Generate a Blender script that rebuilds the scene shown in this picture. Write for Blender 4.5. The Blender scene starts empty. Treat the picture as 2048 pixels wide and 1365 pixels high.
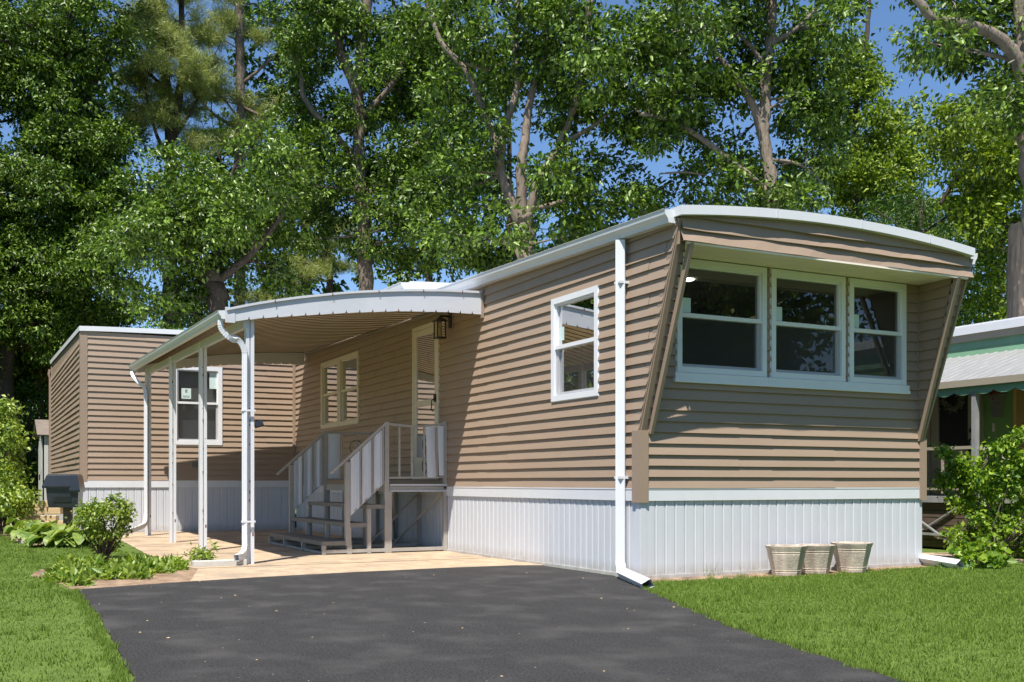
import bpy, math, random
import numpy as np
from math import radians as RAD, sin, cos, pi
random.seed(7); RNG = np.random.default_rng(11)
S = bpy.context.scene; COL = S.collection

# ------------------------------------------------------------------ camera, sky, sun
FPX, CXP, HYP, YAW = 2100.0, 1024.0, 966.0, RAD(27.09)
CAM = (-5.4753, -8.1052, 0.8831)
cd = bpy.data.cameras.new('camera'); cam = bpy.data.objects.new('camera', cd); COL.objects.link(cam)
cam.location = CAM; cam.rotation_euler = (pi/2, 0, -YAW)
cd.sensor_width = 36; cd.lens = FPX/2048*36; cd.shift_y = (HYP-682.5)/2048; cd.clip_end = 2000; cd.clip_start = .05
S.camera = cam
S.view_settings.view_transform = 'Standard'; S.view_settings.look = 'None'
S.view_settings.exposure = 0.66; S.view_settings.gamma = 1
TRAVEL = (0.625, 0.69, -1.68)
n_ = math.sqrt(sum(c*c for c in TRAVEL)); SUN = tuple(-c/n_ for c in TRAVEL)
w = bpy.data.worlds.new('World'); S.world = w; w.use_nodes = True
wn = w.node_tree.nodes; wl = w.node_tree.links; wn.clear()
sky = wn.new('ShaderNodeTexSky'); sky.sky_type = 'NISHITA'; sky.sun_disc = False
sky.sun_elevation = math.asin(SUN[2]); sky.sun_rotation = math.atan2(SUN[0], SUN[1])
sky.air_density = 1.0; sky.dust_density = 0; sky.ozone_density = 8
bg = wn.new('ShaderNodeBackground'); bg.inputs[1].default_value = 0.10
wo = wn.new('ShaderNodeOutputWorld'); wl.new(sky.outputs[0], bg.inputs[0]); wl.new(bg.outputs[0], wo.inputs[0])
sl = bpy.data.lights.new('sun', 'SUN'); sl.energy = 5.0; sl.angle = RAD(.5); sl.color = (1, .945, .86)
so = bpy.data.objects.new('sun', sl); COL.objects.link(so)
from mathutils import Vector
so.rotation_euler = Vector(TRAVEL).to_track_quat('-Z', 'Y').to_euler()
S.cycles.max_bounces = 8; S.cycles.transparent_max_bounces = 12

FX, FY = sin(YAW), cos(YAW)
def at(px, py, d):      # a pixel of the photograph at a chosen distance -> a real place
    u = (px-CXP)/FPX*d
    return (CAM[0]+d*FX+u*FY, CAM[1]+d*FY-u*FX, CAM[2]+(HYP-py)/FPX*d)
def depth_of(x, y): return (x-CAM[0])*FX+(y-CAM[1])*FY

# ------------------------------------------------------------------ materials
def mat(name, col, rough=.6, metal=0., var=.0, vscale=3., bump=0., bscale=40., spec=.5, streak=None, coat=0):
    m = bpy.data.materials.new(name); m.use_nodes = True
    N = m.node_tree.nodes; L = m.node_tree.links; b = N['Principled BSDF']
    b.inputs['Roughness'].default_value = rough; b.inputs['Metallic'].default_value = metal
    b.inputs['Specular IOR Level'].default_value = spec
    if coat: b.inputs['Coat Weight'].default_value = coat
    tc = N.new('ShaderNodeTexCoord')
    b.inputs['Base Color'].default_value = (*col, 1)
    if var > 0:
        mp = N.new('ShaderNodeMapping'); L.new(tc.outputs['Object'], mp.inputs[0])
        if streak: mp.inputs['Scale'].default_value = streak
        nz = N.new('ShaderNodeTexNoise'); nz.inputs['Scale'].default_value = vscale; nz.inputs['Detail'].default_value = 6
        nz.inputs['Roughness'].default_value = .65
        L.new(mp.outputs[0], nz.inputs['Vector'])
        mr = N.new('ShaderNodeMapRange'); mr.inputs['From Min'].default_value = .3; mr.inputs['From Max'].default_value = .7
        mr.inputs['To Min'].default_value = 1-var; mr.inputs['To Max'].default_value = 1+var
        L.new(nz.outputs['Fac'], mr.inputs['Value'])
        vm = N.new('ShaderNodeVectorMath'); vm.operation = 'SCALE'; vm.inputs[0].default_value = col
        L.new(mr.outputs[0], vm.inputs['Scale']); L.new(vm.outputs[0], b.inputs['Base Color'])
    if bump > 0:
        n2 = N.new('ShaderNodeTexNoise'); n2.inputs['Scale'].default_value = bscale; n2.inputs['Detail'].default_value = 4
        L.new(tc.outputs['Object'], n2.inputs['Vector'])
        bp = N.new('ShaderNodeBump'); bp.inputs['Strength'].default_value = bump; bp.inputs['Distance'].default_value = .01
        L.new(n2.outputs['Fac'], bp.inputs['Height']); L.new(bp.outputs[0], b.inputs['Normal'])
    return m
def leafmat(name, c0, c1, rough=.4, trans=.35, spec=.5):
    m = bpy.data.materials.new(name); m.use_nodes = True
    N = m.node_tree.nodes; L = m.node_tree.links; b = N['Principled BSDF']; out = N['Material Output']
    g = N.new('ShaderNodeNewGeometry'); r = N.new('ShaderNodeValToRGB')
    r.color_ramp.elements[0].color = (*c0, 1); r.color_ramp.elements[1].color = (*c1, 1)
    L.new(g.outputs['Random Per Island'], r.inputs[0]); L.new(r.outputs[0], b.inputs['Base Color'])
    b.inputs['Roughness'].default_value = rough; b.inputs['Specular IOR Level'].default_value = spec
    t = N.new('ShaderNodeBsdfTranslucent'); sc = N.new('ShaderNodeVectorMath'); sc.operation = 'MULTIPLY'
    sc.inputs[1].default_value = (1.5, 1.6, .5); L.new(r.outputs[0], sc.inputs[0]); L.new(sc.outputs[0], t.inputs[0])
    mx = N.new('ShaderNodeMixShader'); mx.inputs[0].default_value = trans
    L.new(b.outputs[0], mx.inputs[1]); L.new(t.outputs[0], mx.inputs[2]); L.new(mx.outputs[0], out.inputs[0])
    return m
def glassmat(name, tint=(.75, .8, .8), ior=1.5, boost=0., gain=1.9):
    m = bpy.data.materials.new(name); m.use_nodes = True
    N = m.node_tree.nodes; L = m.node_tree.links; out = N['Material Output']; N.remove(N['Principled BSDF'])
    t = N.new('ShaderNodeBsdfTransparent'); t.inputs[0].default_value = (*tint, 1)
    g = N.new('ShaderNodeBsdfGlossy'); g.inputs['Roughness'].default_value = .01
    f = N.new('ShaderNodeFresnel'); f.inputs[0].default_value = ior
    ad = N.new('ShaderNodeMath'); ad.operation = 'MULTIPLY_ADD'; ad.inputs[1].default_value = gain; ad.inputs[2].default_value = boost; ad.use_clamp = True
    L.new(f.outputs[0], ad.inputs[0])
    mx = N.new('ShaderNodeMixShader'); L.new(ad.outputs[0], mx.inputs[0]); L.new(t.outputs[0], mx.inputs[1]); L.new(g.outputs[0], mx.inputs[2])
    L.new(mx.outputs[0], out.inputs[0]); return m
def emis(name, c, s):
    m = bpy.data.materials.new(name); m.use_nodes = True; b = m.node_tree.nodes['Principled BSDF']
    b.inputs['Emission Color'].default_value = (*c, 1); b.inputs['Emission Strength'].default_value = s
    b.inputs['Base Color'].default_value = (*c, 1); return m
M = {}
M['siding'] = mat('tan_vinyl', (.322, .239, .176), .5, var=.05, vscale=1.2, streak=(1, 1, 6), bump=.12, bscale=25, spec=.35)
M['trim'] = mat('tan_trim', (.295, .220, .164), .45, var=.04, vscale=2, spec=.35)
M['white'] = mat('white_metal', (.64, .655, .68), .38, var=.035, vscale=2)
M['skirt'] = mat('skirt_vinyl', (.545, .565, .60), .4, var=.04, vscale=2.5, streak=(2, 2, .6), bump=.05, bscale=8)
M['vinyl'] = mat('window_vinyl', (.74, .75, .78), .3, var=.02)
M['cream'] = mat('cream_frame', (.62, .56, .45), .4, var=.04)
M['fascia'] = mat('fascia_white', (.54, .555, .59), .42, var=.07, vscale=1.6, streak=(1, 1, 3))
M['pan'] = mat('awning_pan', (.74, .62, .47), .4, var=.05, vscale=2)
M['roofskin'] = mat('roof_skin', (.6, .61, .62), .5, var=.1, vscale=2)
M['soffit'] = mat('soffit', (.86, .77, .66), .5, var=.04, vscale=3)
M['step'] = mat('taupe_paint', (.345, .322, .292), .5, var=.1, vscale=6, bump=.1)
M['treadtop'] = mat('tread_top', (.20, .185, .165), .7, var=.15, vscale=9)
M['stepdark'] = mat('tread_grip', (.15, .135, .12), .8, var=.2, vscale=14, bump=.3, bscale=120)
M['sheet'] = mat('rail_sheet', (.56, .59, .63), .45, var=.07, vscale=4, streak=(3, 3, .7))
M['black'] = mat('black_metal', (.012, .012, .013), .35)
M['blackplastic'] = mat('black_plastic', (.022, .025, .030), .28, var=.2, vscale=6, bump=.05)
M['glass'] = glassmat('window_glass', (.55, .58, .57), 1.5, .045)
M['sideglass'] = glassmat('side_glass', (.6, .62, .62), 1.45, .0, .8)
M['screen'] = mat('insect_screen', (.035, .036, .038), .6)
M['lampglass'] = glassmat('lamp_glass', (.9, .88, .8), 1.45)
M['room'] = mat('room_wall', (.5, .5, .5), .8)
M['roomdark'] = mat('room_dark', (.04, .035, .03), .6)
M['roomlight'] = emis('downlight', (1, .95, .85), 9)
M['sticker'] = mat('paper_sticker', (.55, .68, .66), .6)
M['reflection_plane'] = mat('grey_reflection', (.62, .62, .63), .8, var=.1, vscale=3)
M['stonegrey'] = mat('grey_vase', (.16, .15, .14), .6)
M['seam_shade'] = mat('panel_seam_shade', (.20, .155, .105), .8)  # dark tone painted in for the shade in gaps between awning pans
M['greenpale'] = mat('pale_green', (.17, .32, .20), .5, var=.08, vscale=3)
M['ink'] = mat('ink', (.2, .25, .25), .7)
M['rust'] = mat('rust', (.12, .045, .02), .9, var=.3, vscale=30)
M['doorpanel'] = mat('inner_door', (.62, .52, .38), .5, var=.06, vscale=3)
M['green'] = mat('green_paint', (.17, .31, .09), .6, var=.06, vscale=2)
M['greendk'] = mat('green_siding', (.11, .19, .11), .5, var=.06, vscale=3)
M['nwhite'] = mat('weathered_white', (.27, .272, .27), .5, var=.15, vscale=4, streak=(1, 4, 1))
M['beige'] = mat('beige_paint', (.33, .29, .22), .5, var=.06)
M['shutter'] = mat('shutter_tan', (.50, .34, .14), .5, var=.06)
M['brownwood'] = mat('brown_wood', (.10, .07, .05), .7, var=.3, vscale=8, streak=(1, 1, 4))
M['shed'] = mat('shed_metal', (.52, .52, .50), .5, var=.07, vscale=3)
M['shedroof'] = mat('shed_roof', (.20, .165, .14), .7, var=.2, vscale=5)
M['timber'] = mat('timber', (.50, .37, .20), .8, var=.2, vscale=8, streak=(1, 5, 5))
M['stone'] = mat('paving_stone', (.42, .36, .29), .85, var=.2, vscale=9, bump=.4, bscale=40)
M['curb'] = mat('pale_concrete', (.52, .50, .46), .85, var=.15, vscale=7, bump=.3, bscale=60)
M['cable'] = mat('cable', (.25, .2, .15), .7)
M['mortar'] = mat('planter_stone', (.50, .42, .34), .85, var=.42, vscale=7, streak=(1, 1, .35), bump=.5, bscale=60)
M['soil'] = mat('soil', (.09, .06, .04), .95, var=.3, vscale=20, bump=.6, bscale=60)
M['flower'] = mat('dried_flowers', (.35, .10, .07), .8, var=.4, vscale=40)
M['leafw'] = mat('wreath', (.35, .33, .25), .8, var=.4, vscale=40)
def splash(m):
    N = m.node_tree.nodes; L = m.node_tree.links; b = N['Principled BSDF']; tc = N['Texture Coordinate']
    src = b.inputs['Base Color'].links[0].from_socket; g = N.new('ShaderNodeNewGeometry'); sp = N.new('ShaderNodeSeparateXYZ'); L.new(g.outputs['Position'], sp.inputs[0])
    nz = N.new('ShaderNodeTexNoise'); nz.inputs['Scale'].default_value = 14; nz.inputs['Detail'].default_value = 8; L.new(g.outputs['Position'], nz.inputs['Vector'])
    mr = N.new('ShaderNodeMapRange'); mr.inputs['From Min'].default_value = .13; mr.inputs['From Max'].default_value = .0; L.new(sp.outputs['Z'], mr.inputs['Value'])
    mu = N.new('ShaderNodeMath'); mu.operation = 'MULTIPLY'; L.new(mr.outputs[0], mu.inputs[0]); L.new(nz.outputs['Fac'], mu.inputs[1])
    mx = N.new('ShaderNodeMix'); mx.data_type = 'RGBA'; L.new(mu.outputs[0], mx.inputs[0]); L.new(src, mx.inputs[6]); mx.inputs[7].default_value = (.30, .24, .17, 1); L.new(mx.outputs[2], b.inputs['Base Color'])
splash(M['skirt'])
def barkmat(name, col, sc=1.):
    m = mat(name, col, .9, var=.38, vscale=7*sc, streak=(1, 1, .22), spec=.2)
    N = m.node_tree.nodes; L = m.node_tree.links; b = N['Principled BSDF']; tc = N['Texture Coordinate']
    mp = N.new('ShaderNodeMapping'); mp.inputs['Scale'].default_value = (1, 1, .2); L.new(tc.outputs['Object'], mp.inputs[0])
    nz = N.new('ShaderNodeTexNoise'); nz.inputs['Scale'].default_value = 16*sc; nz.inputs['Detail'].default_value = 5; L.new(mp.outputs[0], nz.inputs['Vector'])
    bp = N.new('ShaderNodeBump'); bp.inputs['Strength'].default_value = .9; bp.inputs['Distance'].default_value = .06
    L.new(nz.outputs['Fac'], bp.inputs['Height']); L.new(bp.outputs[0], b.inputs['Normal']); return m
M['bark'] = barkmat('oak_bark', (.155, .125, .10)); M['barkdk'] = barkmat('dark_bark', (.07, .056, .045)); M['barkpale'] = barkmat('pale_bark', (.215, .175, .14), .8)
M['barkstump'] = barkmat('stump_bark', (.30, .225, .16), .7)
M['leafA'] = leafmat('oak_leaf', (.008, .030, .003), (.175, .285, .026), .42, .16, .4)
M['leafB'] = leafmat('dark_leaf', (.006, .026, .004), (.115, .23, .026), .42, .15, .4)
M['leafC'] = leafmat('bright_leaf', (.022, .065, .004), (.27, .36, .024), .46, .26, .35)
M['leafD'] = leafmat('glossy_leaf', (.012, .042, .004), (.20, .31, .035), .34, .16, .45)
M['needle'] = leafmat('pine_needle', (.12, .17, .035), (.36, .38, .10), .5, .2)
M['rusty_leaf'] = leafmat('rusty_leaf', (.14, .09, .015), (.36, .17, .025), .5, .4)
M['hosta'] = leafmat('hosta_leaf', (.09, .17, .025), (.27, .34, .07), .5, .25)
M['cover'] = leafmat('cover_leaf', (.09, .18, .02), (.30, .38, .06), .45, .3)
M['shrub'] = leafmat('shrub_leaf', (.06, .13, .014), (.34, .42, .055), .42, .28)
M['bush'] = leafmat('bush_leaf', (.045, .13, .010), (.30, .42, .035), .4, .35)
M['grassblade'] = leafmat('grass_blade', (.11, .178, .026), (.195, .275, .052), .6, .3, .2)

# ground materials
def ground_mat(name, c0, c1, scale, c2=None, s2=.6, bump=.4, bscale=90, rough=.95, mott=0):
    m = bpy.data.materials.new(name); m.use_nodes = True
    N = m.node_tree.nodes; L = m.node_tree.links; b = N['Principled BSDF']; b.inputs['Roughness'].default_value = rough; b.inputs['Specular IOR Level'].default_value = .3
    tc = N.new('ShaderNodeTexCoord'); nz = N.new('ShaderNodeTexNoise'); nz.inputs['Scale'].default_value = scale; nz.inputs['Detail'].default_value = 8; nz.inputs['Roughness'].default_value = .7
    L.new(tc.outputs['Object'], nz.inputs['Vector']); r = N.new('ShaderNodeValToRGB'); r.color_ramp.elements[0].position = .35; r.color_ramp.elements[1].position = .65
    r.color_ramp.elements[0].color = (*c0, 1); r.color_ramp.elements[1].color = (*c1, 1); L.new(nz.outputs['Fac'], r.inputs[0]); last = r.outputs[0]
    if c2:
        n2 = N.new('ShaderNodeTexNoise'); n2.inputs['Scale'].default_value = s2; n2.inputs['Detail'].default_value = 5; L.new(tc.outputs['Object'], n2.inputs['Vector'])
        r2 = N.new('ShaderNodeValToRGB'); r2.color_ramp.elements[0].position = .48; r2.color_ramp.elements[1].position = .7
        r2.color_ramp.elements[1].color = (.75, .75, .75, 1); r2.color_ramp.elements[0].color = (0, 0, 0, 1)
        L.new(n2.outputs['Fac'], r2.inputs[0]); mx = N.new('ShaderNodeMix'); mx.data_type = 'RGBA'; L.new(r2.outputs[0], mx.inputs[0])
        L.new(last, mx.inputs[6]); mx.inputs[7].default_value = (*c2, 1); last = mx.outputs[2]
    if mott:
        mp = N.new('ShaderNodeMapping'); mp.inputs['Scale'].default_value = (1.0, .45, 1); mp.inputs['Rotation'].default_value = (0, 0, .5); L.new(tc.outputs['Object'], mp.inputs[0])
        n4 = N.new('ShaderNodeTexNoise'); n4.inputs['Scale'].default_value = 5.5; n4.inputs['Detail'].default_value = 10; n4.inputs['Roughness'].default_value = .78; n4.inputs['Distortion'].default_value = .8; L.new(mp.outputs[0], n4.inputs['Vector'])
        m4 = N.new('ShaderNodeMapRange'); m4.inputs['From Min'].default_value = .3; m4.inputs['From Max'].default_value = .75; m4.inputs['To Min'].default_value = 1-mott; m4.inputs['To Max'].default_value = 1+mott*1.3; L.new(n4.outputs['Fac'], m4.inputs['Value'])
        v4 = N.new('ShaderNodeVectorMath'); v4.operation = 'SCALE'; L.new(last, v4.inputs[0]); L.new(m4.outputs[0], v4.inputs['Scale']); last = v4.outputs[0]
    L.new(last, b.inputs['Base Color'])
    n3 = N.new('ShaderNodeTexNoise'); n3.inputs['Scale'].default_value = bscale; n3.inputs['Detail'].default_value = 6; L.new(tc.outputs['Object'], n3.inputs['Vector'])
    bp = N.new('ShaderNodeBump'); bp.inputs['Strength'].default_value = bump; bp.inputs['Distance'].default_value = .02
    L.new(n3.outputs['Fac'], bp.inputs['Height']); L.new(bp.outputs[0], b.inputs['Normal']); return m
M['lawnsoil'] = ground_mat('lawn', (.075, .12, .018), (.12, .18, .032), 6, bump=.6, bscale=60)
M['asphalt'] = ground_mat('asphalt', (.017, .0162, .016), (.080, .077, .076), 70, (.095, .09, .085), 2.4, bump=1., bscale=120, rough=.9, mott=.16)
M['concrete'] = ground_mat('sandy_concrete', (.38, .28, .185), (.52, .405, .28), 5, (.26, .21, .165), 2.0, bump=.2, bscale=60, mott=.14)
M['dirt'] = ground_mat('dirt', (.20, .13, .08), (.42, .30, .20), 8, (.13, .09, .06), 3, bump=.8, bscale=40)

# ------------------------------------------------------------------ helpers
def tag(o, label=None, cat=None, group=None, kind=None):
    if label: o['label'] = label
    if cat: o['category'] = cat
    if group: o['group'] = group
    if kind: o['kind'] = kind
    return o
def empty(name, loc, label, cat, group=None):
    o = bpy.data.objects.new(name, None); COL.objects.link(o); o.location = loc; o.empty_display_size = .1
    return tag(o, label, cat, group)
class MB:
    def __init__(s): s.v = []; s.f = []; s.m = []; s.mats = []
    def mi(s, m):
        if m is None: return 0
        if m not in s.mats: s.mats.append(m)
        return s.mats.index(m)
    def face(s, pts, m=None):
        i = len(s.v); s.v += [tuple(p) for p in pts]; s.f.append(tuple(range(i, i+len(pts)))); s.m.append(s.mi(m)); return s
    def box(s, a, b, m=None):
        x0, y0, z0 = [min(p, q) for p, q in zip(a, b)]; x1, y1, z1 = [max(p, q) for p, q in zip(a, b)]
        i = len(s.v); s.v += [(x0,y0,z0),(x1,y0,z0),(x1,y1,z0),(x0,y1,z0),(x0,y0,z1),(x1,y0,z1),(x1,y1,z1),(x0,y1,z1)]
        for q in ((0,3,2,1),(4,5,6,7),(0,1,5,4),(1,2,6,5),(2,3,7,6),(3,0,4,7)): s.f.append(tuple(i+k for k in q)); s.m.append(s.mi(m))
        return s
    def beam(s, p, q, w, h, up=(0, 0, 1), m=None):   # rectangular bar p->q
        p = Vector(p); q = Vector(q); d = (q-p).normalized(); u = Vector(up); sd = d.cross(u)
        if sd.length < 1e-4: sd = d.cross(Vector((1, 0, 0)))
        sd.normalize(); u = sd.cross(d).normalized(); i = len(s.v)
        for c in (p, q):
            for a, b in ((-1,-1),(1,-1),(1,1),(-1,1)): s.v.append(tuple(c+sd*a*w/2+u*b*h/2))
        for f in ((0,1,2,3),(7,6,5,4),(0,4,5,1),(1,5,6,2),(2,6,7,3),(3,7,4,0)): s.f.append(tuple(i+k for k in f)); s.m.append(s.mi(m))
        return s
    def tube(s, pts, radii, n=8, m=None, cap=True):
        pts = [Vector(p) for p in pts]
        if not hasattr(radii, '__len__'): radii = [radii]*len(pts)
        rings = []; prev = None
        for k, p in enumerate(pts):
            t = (pts[min(k+1, len(pts)-1)]-pts[max(k-1, 0)]).normalized()
            if prev is None: a = t.orthogonal().normalized()
            else:
                a = prev-t*prev.dot(t); a = a.normalized() if a.length > 1e-5 else t.orthogonal().normalized()
            prev = a; b = t.cross(a); i = len(s.v); rings.append(i)
            for j in range(n):
                an = 2*pi*j/n; s.v.append(tuple(p+(a*cos(an)+b*sin(an))*radii[k]))
        for a, b in zip(rings, rings[1:]):
            for j in range(n): s.f.append((a+j, a+(j+1) % n, b+(j+1) % n, b+j)); s.m.append(s.mi(m))
        if cap:
            s.f.append(tuple(rings[0]+j for j in range(n))[::-1]); s.m.append(s.mi(m)); s.f.append(tuple(rings[-1]+j for j in range(n))); s.m.append(s.mi(m))
        return s
    def rtube(s, pts, w, h, up=(0, 0, 1), m=None, rib=0):   # rectangular swept pipe with optional ribs
        pts = [Vector(p) for p in pts]; rings = []
        prof = [(-w/2,-h/2),(w/2,-h/2),(w/2,h/2),(-w/2,h/2)]
        if rib:
            k = rib; prof = []
            for a, b in (((-w/2,-h/2),(w/2,-h/2)),((w/2,-h/2),(w/2,h/2)),((w/2,h/2),(-w/2,h/2)),((-w/2,h/2),(-w/2,-h/2))):
                for j in range(k):
                    for fr, inn in ((0,0),(.62,0),(.7,1),(.92,1)):
                        t = (j+fr)/k; x = a[0]+(b[0]-a[0])*t; y = a[1]+(b[1]-a[1])*t; g = 1-.06*inn; prof.append((x*g, y*g))
        n = len(prof); sdp = None
        for k, p in enumerate(pts):
            t = (pts[min(k+1, len(pts)-1)]-pts[max(k-1, 0)]).normalized(); sd = t.cross(Vector(up))
            if sd.length < .05: sd = sdp if sdp else t.orthogonal()
            sd.normalize(); sdp = sd; u = sd.cross(t).normalized(); i = len(s.v); rings.append(i)
            for a, b in prof: s.v.append(tuple(p+sd*a+u*b))
        for a, b in zip(rings, rings[1:]):
            for j in range(n): s.f.append((a+j, a+(j+1) % n, b+(j+1) % n, b+j)); s.m.append(s.mi(m))
        return s
    def build(s, name, mt, parent=None, smooth=False, bevel=0):
        me = bpy.data.meshes.new(name); me.from_pydata(s.v, [], s.f); me.materials.append(mt)
        if s.mats:
            me.materials.clear()
            for k in s.mats: me.materials.append(k if k else mt)
            me.polygons.foreach_set('material_index', s.m)
        me.validate(); me.update()
        if smooth: me.polygons.foreach_set('use_smooth', [True]*len(me.polygons))
        o = bpy.data.objects.new(name, me); COL.objects.link(o)
        if parent is not None:
            o.parent = parent; o.matrix_parent_inverse = PINV(parent)
        if bevel:
            b = o.modifiers.new('bevel', 'BEVEL'); b.width = bevel; b.segments = 2; b.limit_method = 'ANGLE'; b.angle_limit = RAD(40)
        return o
from mathutils import Matrix
def wmat(o):
    mtx = Matrix.LocRotScale(o.location, o.rotation_euler, o.scale)
    return (wmat(o.parent) @ o.matrix_parent_inverse @ mtx) if o.parent else mtx
def PINV(p): return wmat(p).inverted()
def hsh(*a):
    x = 0.
    for k, v in enumerate(a): x += v*(12.9898+k*37.719)
    return (sin(x)*43758.5453) % 1.0

LAP = .1045
def wob(u, k, s):     # smooth 1-D noise per lap
    return (sin(u*1.7+k*2.1+s)*.5+sin(u*4.1+k*5.3+s*2)*.3+sin(u*9.7+k*1.9)*.2)
def siding(mb, P, zbase, nl, u0, u1, openings=(), step=.3, off=.0215, wav=.0019, seed=0., seams=True):
    """P(u, off, z) -> point.  u0(z), u1(z) give the ends; lap k spans zbase+k*LAP."""
    for k in range(nl):
        zl = zbase+k*LAP; zh = zl+LAP
        br = sorted({zl, zh} | {z for o in openings for z in (o[2], o[3]) if zl+1e-4 < z < zh-1e-4})
        sm = sorted({round(3.66*j+3.66*hsh(k % 3, seed), 2) for j in range(-1, 8)}) if seams else []
        for a, b in zip(br, br[1:]):
            mid = (a+b)/2
            ua, ub = max(min(u0(a), u0(b)), -99), max(u1(a), u1(b))
            cuts = {ua, ub}
            n = int((ub-ua)/step)+1
            cuts |= {ua+(ub-ua)*j/n for j in range(n)}
            cuts |= {x for o in openings if o[2]-1e-6 <= mid <= o[3]+1e-6 for x in (o[0], o[1]) if ua < x < ub}
            cuts |= {x for x in sm if ua < x < ub}
            cs = sorted(cuts)
            for p, q in zip(cs, cs[1:]):
                if q-p < 1e-5: continue
                m = (p+q)/2
                if any(o[0]-1e-6 <= m <= o[1]+1e-6 and o[2]-1e-6 <= mid <= o[3]+1e-6 for o in openings): continue
                par = sum(1 for x in sm if x <= p+1e-6) % 2
                ex = .0032 if par else 0
                def pt(u, z, foot=False):
                    uu = min(max(u, u0(z)), u1(z)); fr = (z-zl)/LAP
                    zo = wav*.9*wob(uu, k, seed)*(1-fr)+wav*.9*wob(uu, k+1, seed)*fr
                    of = .0 if foot else (off*(1-fr)+.001+ex+wav*.5*wob(uu*1.3, k, seed+3)*(1-fr))
                    return P(uu, of, z+zo)
                mb.face([pt(p, a), pt(q, a), pt(q, b), pt(p, b)])
                if a == zl: mb.face([pt(p, a, True), pt(q, a, True), pt(q, a), pt(p, a)])

def skirting(mb, P, u0, u1, z0, z1, pitch=.112, seed=0):
    n = round((u1-u0)/pitch); pw = (u1-u0)/n
    for k in range(n):
        a = u0+k*pw; j = .0015*(hsh(k, seed)-.5)
        prof = [(0, 0), (.10, .0055), (.17, .0055), (.20, .001), (.55, .002), (.92, .001), (.94, -.012), (1, -.012)]
        for (f0, o0), (f1, o1) in zip(prof, prof[1:]):
            mb.face([P(a+f0*pw, o0+j, z0), P(a+f1*pw, o1+j, z0), P(a+f1*pw, o1+j, z1), P(a+f0*pw, o0+j, z1)])
        mb.face([P(a+pw, -.012+j, z0), P(a+pw, .0, z0), P(a+pw, .0, z1), P(a+pw, -.012+j, z1)])

# ------------------------------------------------------------------ the ground
def sheet(name, pts, z, m, jit=0, sub=.15, thick=0):
    P = []
    n = len(pts)
    for i in range(n):
        a = pts[i]; b = pts[(i+1) % n]; L = math.dist(a, b); k = max(1, int(min(L/sub, 120))) if jit else 1
        for j in range(k):
            t = j/k; x = a[0]+(b[0]-a[0])*t; y = a[1]+(b[1]-a[1])*t
            if jit and L < 40: x += jit*(wob(x*6+y*5, i, 1)); y += jit*(wob(y*6-x*4, i, 5))
            P.append((x, y, z))
    mb = MB(); mb.face(P)
    if thick:
        for i in range(len(P)):
            a = P[i]; b = P[(i+1) % len(P)]; mb.face([a, b, (b[0], b[1], z-thick), (a[0], a[1], z-thick)])
    return tag(mb.build(name, m), kind='structure')
sheet('ground', [(-300, -300), (300, -300), (300, 300), (-300, 300)], -.012, M['lawnsoil'])
DRIVE = [(-4.72, 1.30), (-3.9, 1.55), (-3.2, 1.72), (-2.1, 1.86), (-1.05, 1.92), (-.35, 1.9), (-.08, 1.78), (-.06, .35), (-.22, -.15), (-.55, -.95), (-.95, -2.0), (-1.38, -3.1), (-1.8, -4.8), (-2.1, -9), (-5.2, -9), (-4.84, -3.2), (-4.74, -.6)]
sheet('driveway', DRIVE, .0, M['asphalt'], .012, .07, .012)
sheet('road', [(-80, -16), (80, -16), (80, -9), (-80, -9)], -.003, M['asphalt'])
SLAB = [(-3.40, 11.66), (-.02, 11.66), (-.02, 1.80), (-.6, 1.82), (-1.05, 1.86), (-2.1, 1.80), (-3.2, 1.66), (-3.75, 1.62), (-3.45, 2.9), (-3.5, 3.9), (-3.58, 5.4), (-3.5, 8)]
sheet('concrete_patio', SLAB, -.004, M['concrete'], .012, .1)
BED = [(-3.9, 1.55), (-4.72, 1.27), (-4.86, 2.2), (-5.0, 3.0), (-4.9, 3.6), (-4.5, 4.6), (-4.2, 5.6), (-3.9, 5.2), (-3.62, 4.0), (-3.4, 3.2), (-3.6, 1.6)]
sheet('flower_bed_soil', BED, -.008, M['dirt'], .03, .1)
sheet('side_bed_soil', [(-4.75, 8.0), (-3.75, 8.2), (-3.5, 9.5), (-3.5, 11.66), (-3.9, 12), (-4.0, 20), (-5.4, 20), (-5.2, 13)], -.008, M['dirt'], .05, .12)
sheet('foundation_soil', [(-.5, -.42), (.1, -.3), (1.5, -.45), (2.8, -.38), (3.6, -.2), (4.3, -.3), (4.3, .4), (-.02, .1)], -.0085, M['dirt'], .03, .08)
sheet('concrete_walk', [(3.9, .75), (4.7, -.15), (7.2, -.6), (7.5, .6), (5.6, 1.2), (4.2, 1.9)], -.004, M['concrete'], .01)
# slab joints
mb = MB()
for yy in (3.05, 5.3, 7.6, 9.6):
    mb.box((-3.45, yy, -.003), (-.05, yy+.014, -.0015))
tag(mb.build('patio_joints', M['soil']), kind='structure')
# scattered pebbles and leaf crumbs on the asphalt
mb = MB()
for i in range(150):
    x = RNG.uniform(-4.9, -.2); y = RNG.uniform(-6.5, 1.7)
    if y < -1 and x > -.95-(-y-2)*.25: continue
    s = .0025+.008*RNG.uniform()**3; a = RNG.uniform(0, 6.3)
    p = [(x+s*cos(a+k*2*pi/5)*(1+.4*hsh(i, k)), y+s*sin(a+k*2*pi/5), .001) for k in range(5)]; t = (x, y, .001+s*.5)
    for k in range(5): mb.face([p[k], p[(k+1) % 5], t])
tag(mb.build('driveway_pebbles', M['timber']), 'pale pebbles and leaf crumbs scattered over the black asphalt driveway', 'pebbles', kind='stuff')

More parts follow.
